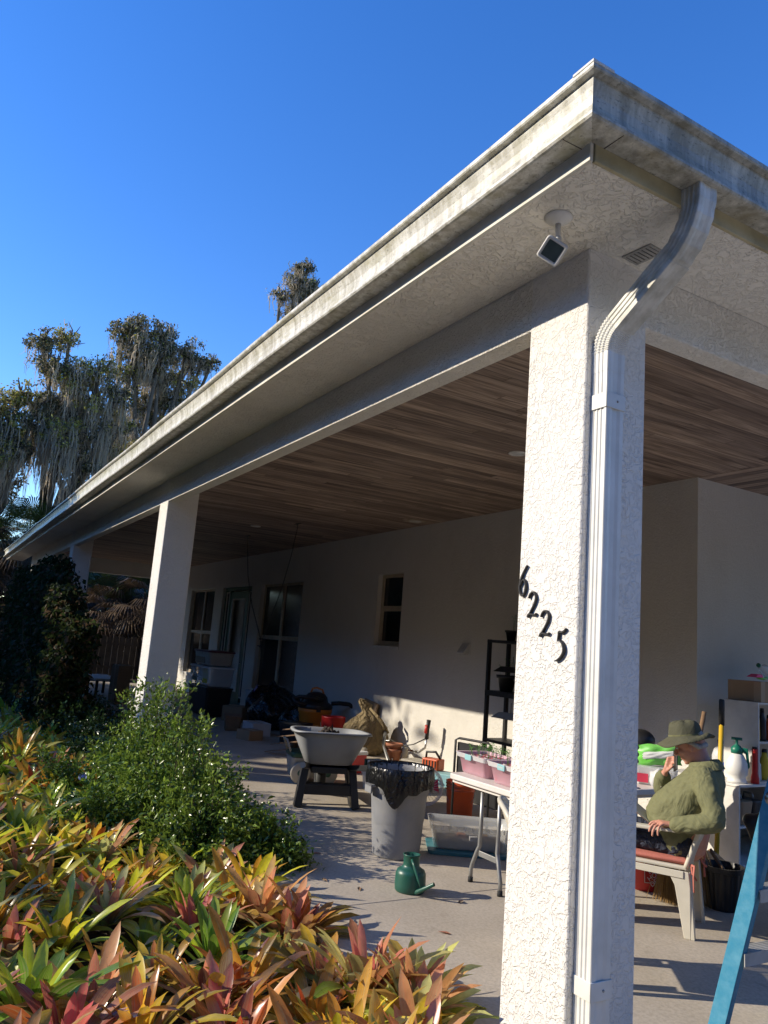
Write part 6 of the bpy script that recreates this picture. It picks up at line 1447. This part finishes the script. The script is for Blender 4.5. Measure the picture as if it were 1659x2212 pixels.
oak('oak_tree', 'paler oak with yellow-green new leaves at the left edge of the view', (-36, .5, 0),
    [A_(10, 870, DA, .75, .4), A_(45, 850, DA, .65, .3), A_(80, 880, DA + 1, .7, .4), A_(20, 920, DA, .8, 1), A_(65, 915, DA, .75, .7), A_(-30, 900, DA, 1.1, 1), A_(-20, 980, DA, 1.2, 1.2), A_(25, 965, DA, .9, 1.4), A_(75, 960, DA + 1, .8, 1.2), A_(-70, 940, DA, 1.3, 1), A_(10, 1040, DA + 2, .9, .8)], 23, yel=.6, mlen=(.5, 2.4))
oak('oak_tree', 'mossy oak top showing alone above the gutter', (-38, 15, 0),
    [A_(648, 585, 36, .5, 1.2), A_(665, 575, 36, .4, .6), A_(635, 620, 36, .7, 1.6), A_(660, 625, 36, .65, 1.4), A_(605, 635, 36, .45, 1.2), A_(680, 620, 36.5, .55, .9), A_(650, 680, 37, 1.0, 1), A_(700, 690, 37, 1.2, 1)], 24, yel=.05, mlen=(.25, 1.2), mossn=520)
oak('shade_oak', 'broad oak standing left of the garden bed, casting shade on the porch end', (-26, -8.5, 0),
    [((-22.6 + 2.6 * cos(a) * q, -6.3 + 2.4 * sin(a) * q, 8 + dz), 1.9, .5) for a, q, dz in ((0, 0, 2.4), (0, 1, 0), (1.2, 1, .8), (2.4, 1, 0), (3.6, 1.1, .9), (4.8, 1, -.2), (0, 0, -1.5), (1, .8, -2.2), (3, 1.1, -2.4), (5, .7, -2.3), (2, .5, 1.6), (4.2, .6, 1.8))], 30, grp=None, leafn=800, mossn=60, lsz=.2)
oak('shade_oak', 'low spreading oak added out of view beside the broad one, shading the far half of the porch', (-21.5, -6.5, 0),  # unseen crown added to keep sun off the far half of the porch
    [((-21.2 + 2.0 * cos(a) * q, -4.4 + 1.6 * sin(a) * q, 7.2 + dz), 1.6, .4) for a, q, dz in ((0, 0, 1.6), (0, .8, 0), (1.2, 1, .8), (2.4, 1, 0), (3.6, 1.1, .9), (4.8, 1, -.2), (0, 0, -1.3), (2.6, 1.1, -1.6), (5, .7, -1.2))], 31, grp=None, leafn=900, mossn=40, lsz=.2)
oak('shade_oak', 'tall oak added out of view behind the two others, farthest left, darkening the porch end', (-29, -8, 0),  # another unseen crown, added to stop sun reaching the door end
    [((-27 + 2.4 * cos(a) * q, -6.6 + 2.2 * sin(a) * q, 8.2 + dz), 1.9, .4) for a, q, dz in ((0, 0, 2.2), (0, 1, 0), (1.2, 1, .8), (2.4, 1, 0), (3.6, 1.1, .9), (4.8, 1, -.2), (0, 0, -1.5), (1, .8, -2.2), (3, 1.1, -2.4), (5, .7, -2.3))], 33, grp=None, leafn=800, mossn=40, lsz=.2)
# palms
def palm(x, y, h, lab, seed, n=34, R=1.5, dead=.5, z0=0):
    r_ = np.random.default_rng(seed); t = thing('fan_palm', lab, 'palm', (x, y, z0), 0, 'fan palms beyond the porch end')
    mb = MB().tube([(0, 0, -.2), (.05, 0, h * .5), (0, .05, h)], [.2, .17, .19], 10)
    for i in range(40): a = i * 2.4; z = h * (.3 + .7 * i / 40); mb.bar((cos(a) * .15, sin(a) * .15, z), (cos(a) * .3, sin(a) * .3, z + .22), .07, .03)
    mb.build('trunk', M['bark'], t)
    V = []; F = []; T = []
    for i in range(n):
        az = i * 2.399 + r_.normal() * .2; f = i / n; el = 1.3 - 2.2 * f + r_.normal() * .1; isdead = f > 1 - dead
        pd = np.array([cos(az) * cos(el), sin(az) * cos(el), sin(el)]); pl = R * (.55 + .2 * r_.random()); o = np.array([0, 0, h]); c = o + pd * pl + np.array([0, 0, -.12 * pl])
        side = unit(np.cross(pd, [0, 0, 1.0])); up = np.cross(side, pd)
        col = np.array((.13, .09, .055)) if isdead else np.array((.07, .11, .03)); col = col * (.6 + .8 * r_.random())
        b0 = len(V); V += [o - side * .015, o + side * .015, c + side * .01, c - side * .01]; F.append((b0, b0+1, b0+2, b0+3)); T += [col] * 4
        m_ = 26
        for k in range(m_):
            an = (k / (m_ - 1) - .5) * 3.9; d = pd * cos(an) + side * sin(an); L = R * (.62 - .12 * abs(an) / 2) * (1 + r_.normal() * .06); wd = .028
            p1 = c + d * L * .55 + up * .03; p2 = c + d * L + np.array([0, 0, -1]) * L * (.25 + .2 * r_.random()); sp_ = unit(np.cross(d, up)) * wd
            b0 = len(V); V += [c, p1 - sp_, p2, p1 + sp_]; F.append((b0, b0+1, b0+2, b0+3)); T += [col * (.8 + .4 * r_.random())] * 4
    mesh_np('fronds', np.array(V), np.array(F), M['frond'], t, np.array(T)); return t
palm(-36.0, 1.5, 4.3, 'brown-fringed fan palm at the far left, above the end of the gutter', 1, 44, 1.9)
palm(-34.5, 3.0, 5.1, 'fan palm rising just above the gutter end under the oaks', 2, 44, 1.7)
palm(-31.5, 5.9, 2.2, 'low fan palm seen through the porch end, left one', 4, 46, 1.7, .8)
palm(-30.5, 7.2, 2.9, 'fan palm seen through the porch end, right one', 5, 46, 1.6, .7)
palm(-34, 4.6, 3.3, 'fan palm in shade behind the two seen through the porch', 6, 40, 1.8, .6)
# fence beyond the porch
t = thing('board_fence', 'old dark board fence beyond the far porch end', 'fence', (-28.5, 7, 0))
mb = MB()
for i in range(78): mb.box(-.012, -8.2 + i * .21, -.1, .012, -8.2 + i * .21 + .19, 1.35 + .03 * sin(i * 2.3))
mb.build('boards', M['fence'], t)
for z in (.25, 1.05): MB().box(.013, -8.2, z, .06, 8.1, z + .09).build('rail', M['fence'], t)
for i in range(7): MB().box(.061, -8.1 + i * 2.6, -.1, .15, -8.0 + i * 2.6, 1.4).build('post', M['fence'], t)
# unseen woods added on the street side and right to block sky light: uncountable
r_ = np.random.default_rng(78); n = 42000
an = RAD(186) + r_.random(n) * RAD(215); rad = 23 + r_.normal(size=n) * 1.8; hgt = 11 + 1.5 * np.sin(an * 9) + 1.2 * np.sin(an * 23)
P = np.c_[np.cos(an) * rad - 4, np.sin(an) * rad + 1.0, r_.random(n) * hgt]
q_ = P[:, 0] * .867 - P[:, 1] * .498           # sideways position seen from the sun: treetops cut away to let it through
ok_ = ~((q_ > -14.2) & (q_ < 2.5) & (P[:, 2] > 10.2 - .12 * np.abs(P[:, 0] + 8)) & (P[:, 1] < 0)) & (P[:, 0] > -22.5) & ((P[:, 0] < 6) | (P[:, 1] < 12) | (P[:, 0] > 8))
P = P[ok_]; n = len(P)
o = leaf_cloud('sky_block_woods', P, r_.normal(size=(n, 3)), r_.uniform(.5, 1.1, n), r_.uniform(.4, .8, n), M['oak'], np.array([[.04, .055, .025]]) * r_.uniform(.5, 1.6, (n, 1)))
tag(o, kind='stuff')
# far woods all round the garden: uncountable
r_ = np.random.default_rng(77); n = 60000
an = r_.random(n) * 2 * pi; rad = 44 + r_.normal(size=n) * 2.0 + 4 * np.sin(an * 5); hgt = 6.0 + 1.3 * np.sin(an * 7 + 1) + .8 * np.sin(an * 17) + .5 * np.sin(an * 41)
zz = r_.random(n) ** .8 * hgt
P = np.c_[np.cos(an) * rad - 5, np.sin(an) * rad, zz]
o = leaf_cloud('woods', P, r_.normal(size=(n, 3)), r_.uniform(.5, 1.1, n), r_.uniform(.35, .8, n), M['oak'], np.array([[.035, .05, .022]]) * r_.uniform(.5, 1.6, (n, 1)))
tag(o, kind='stuff')
n = 26000; u = r_.random(n) * 26 - 8; P = np.c_[-39 + r_.normal(size=n) * 1.0 + np.sin(u), u, r_.random(n) * (4.2 + .8 * np.sin(u * .9) + .5 * np.sin(u * 2.7))]
o = leaf_cloud('undergrowth', P, r_.normal(size=(n, 3)), r_.uniform(.15, .35, n), r_.uniform(.1, .25, n), M['oak'], np.where(r_.random((n, 1)) < .3, np.array([[.12, .085, .05]]), np.array([[.03, .042, .018]])) * r_.uniform(.5, 1.5, (n, 1)))
tag(o, kind='stuff')
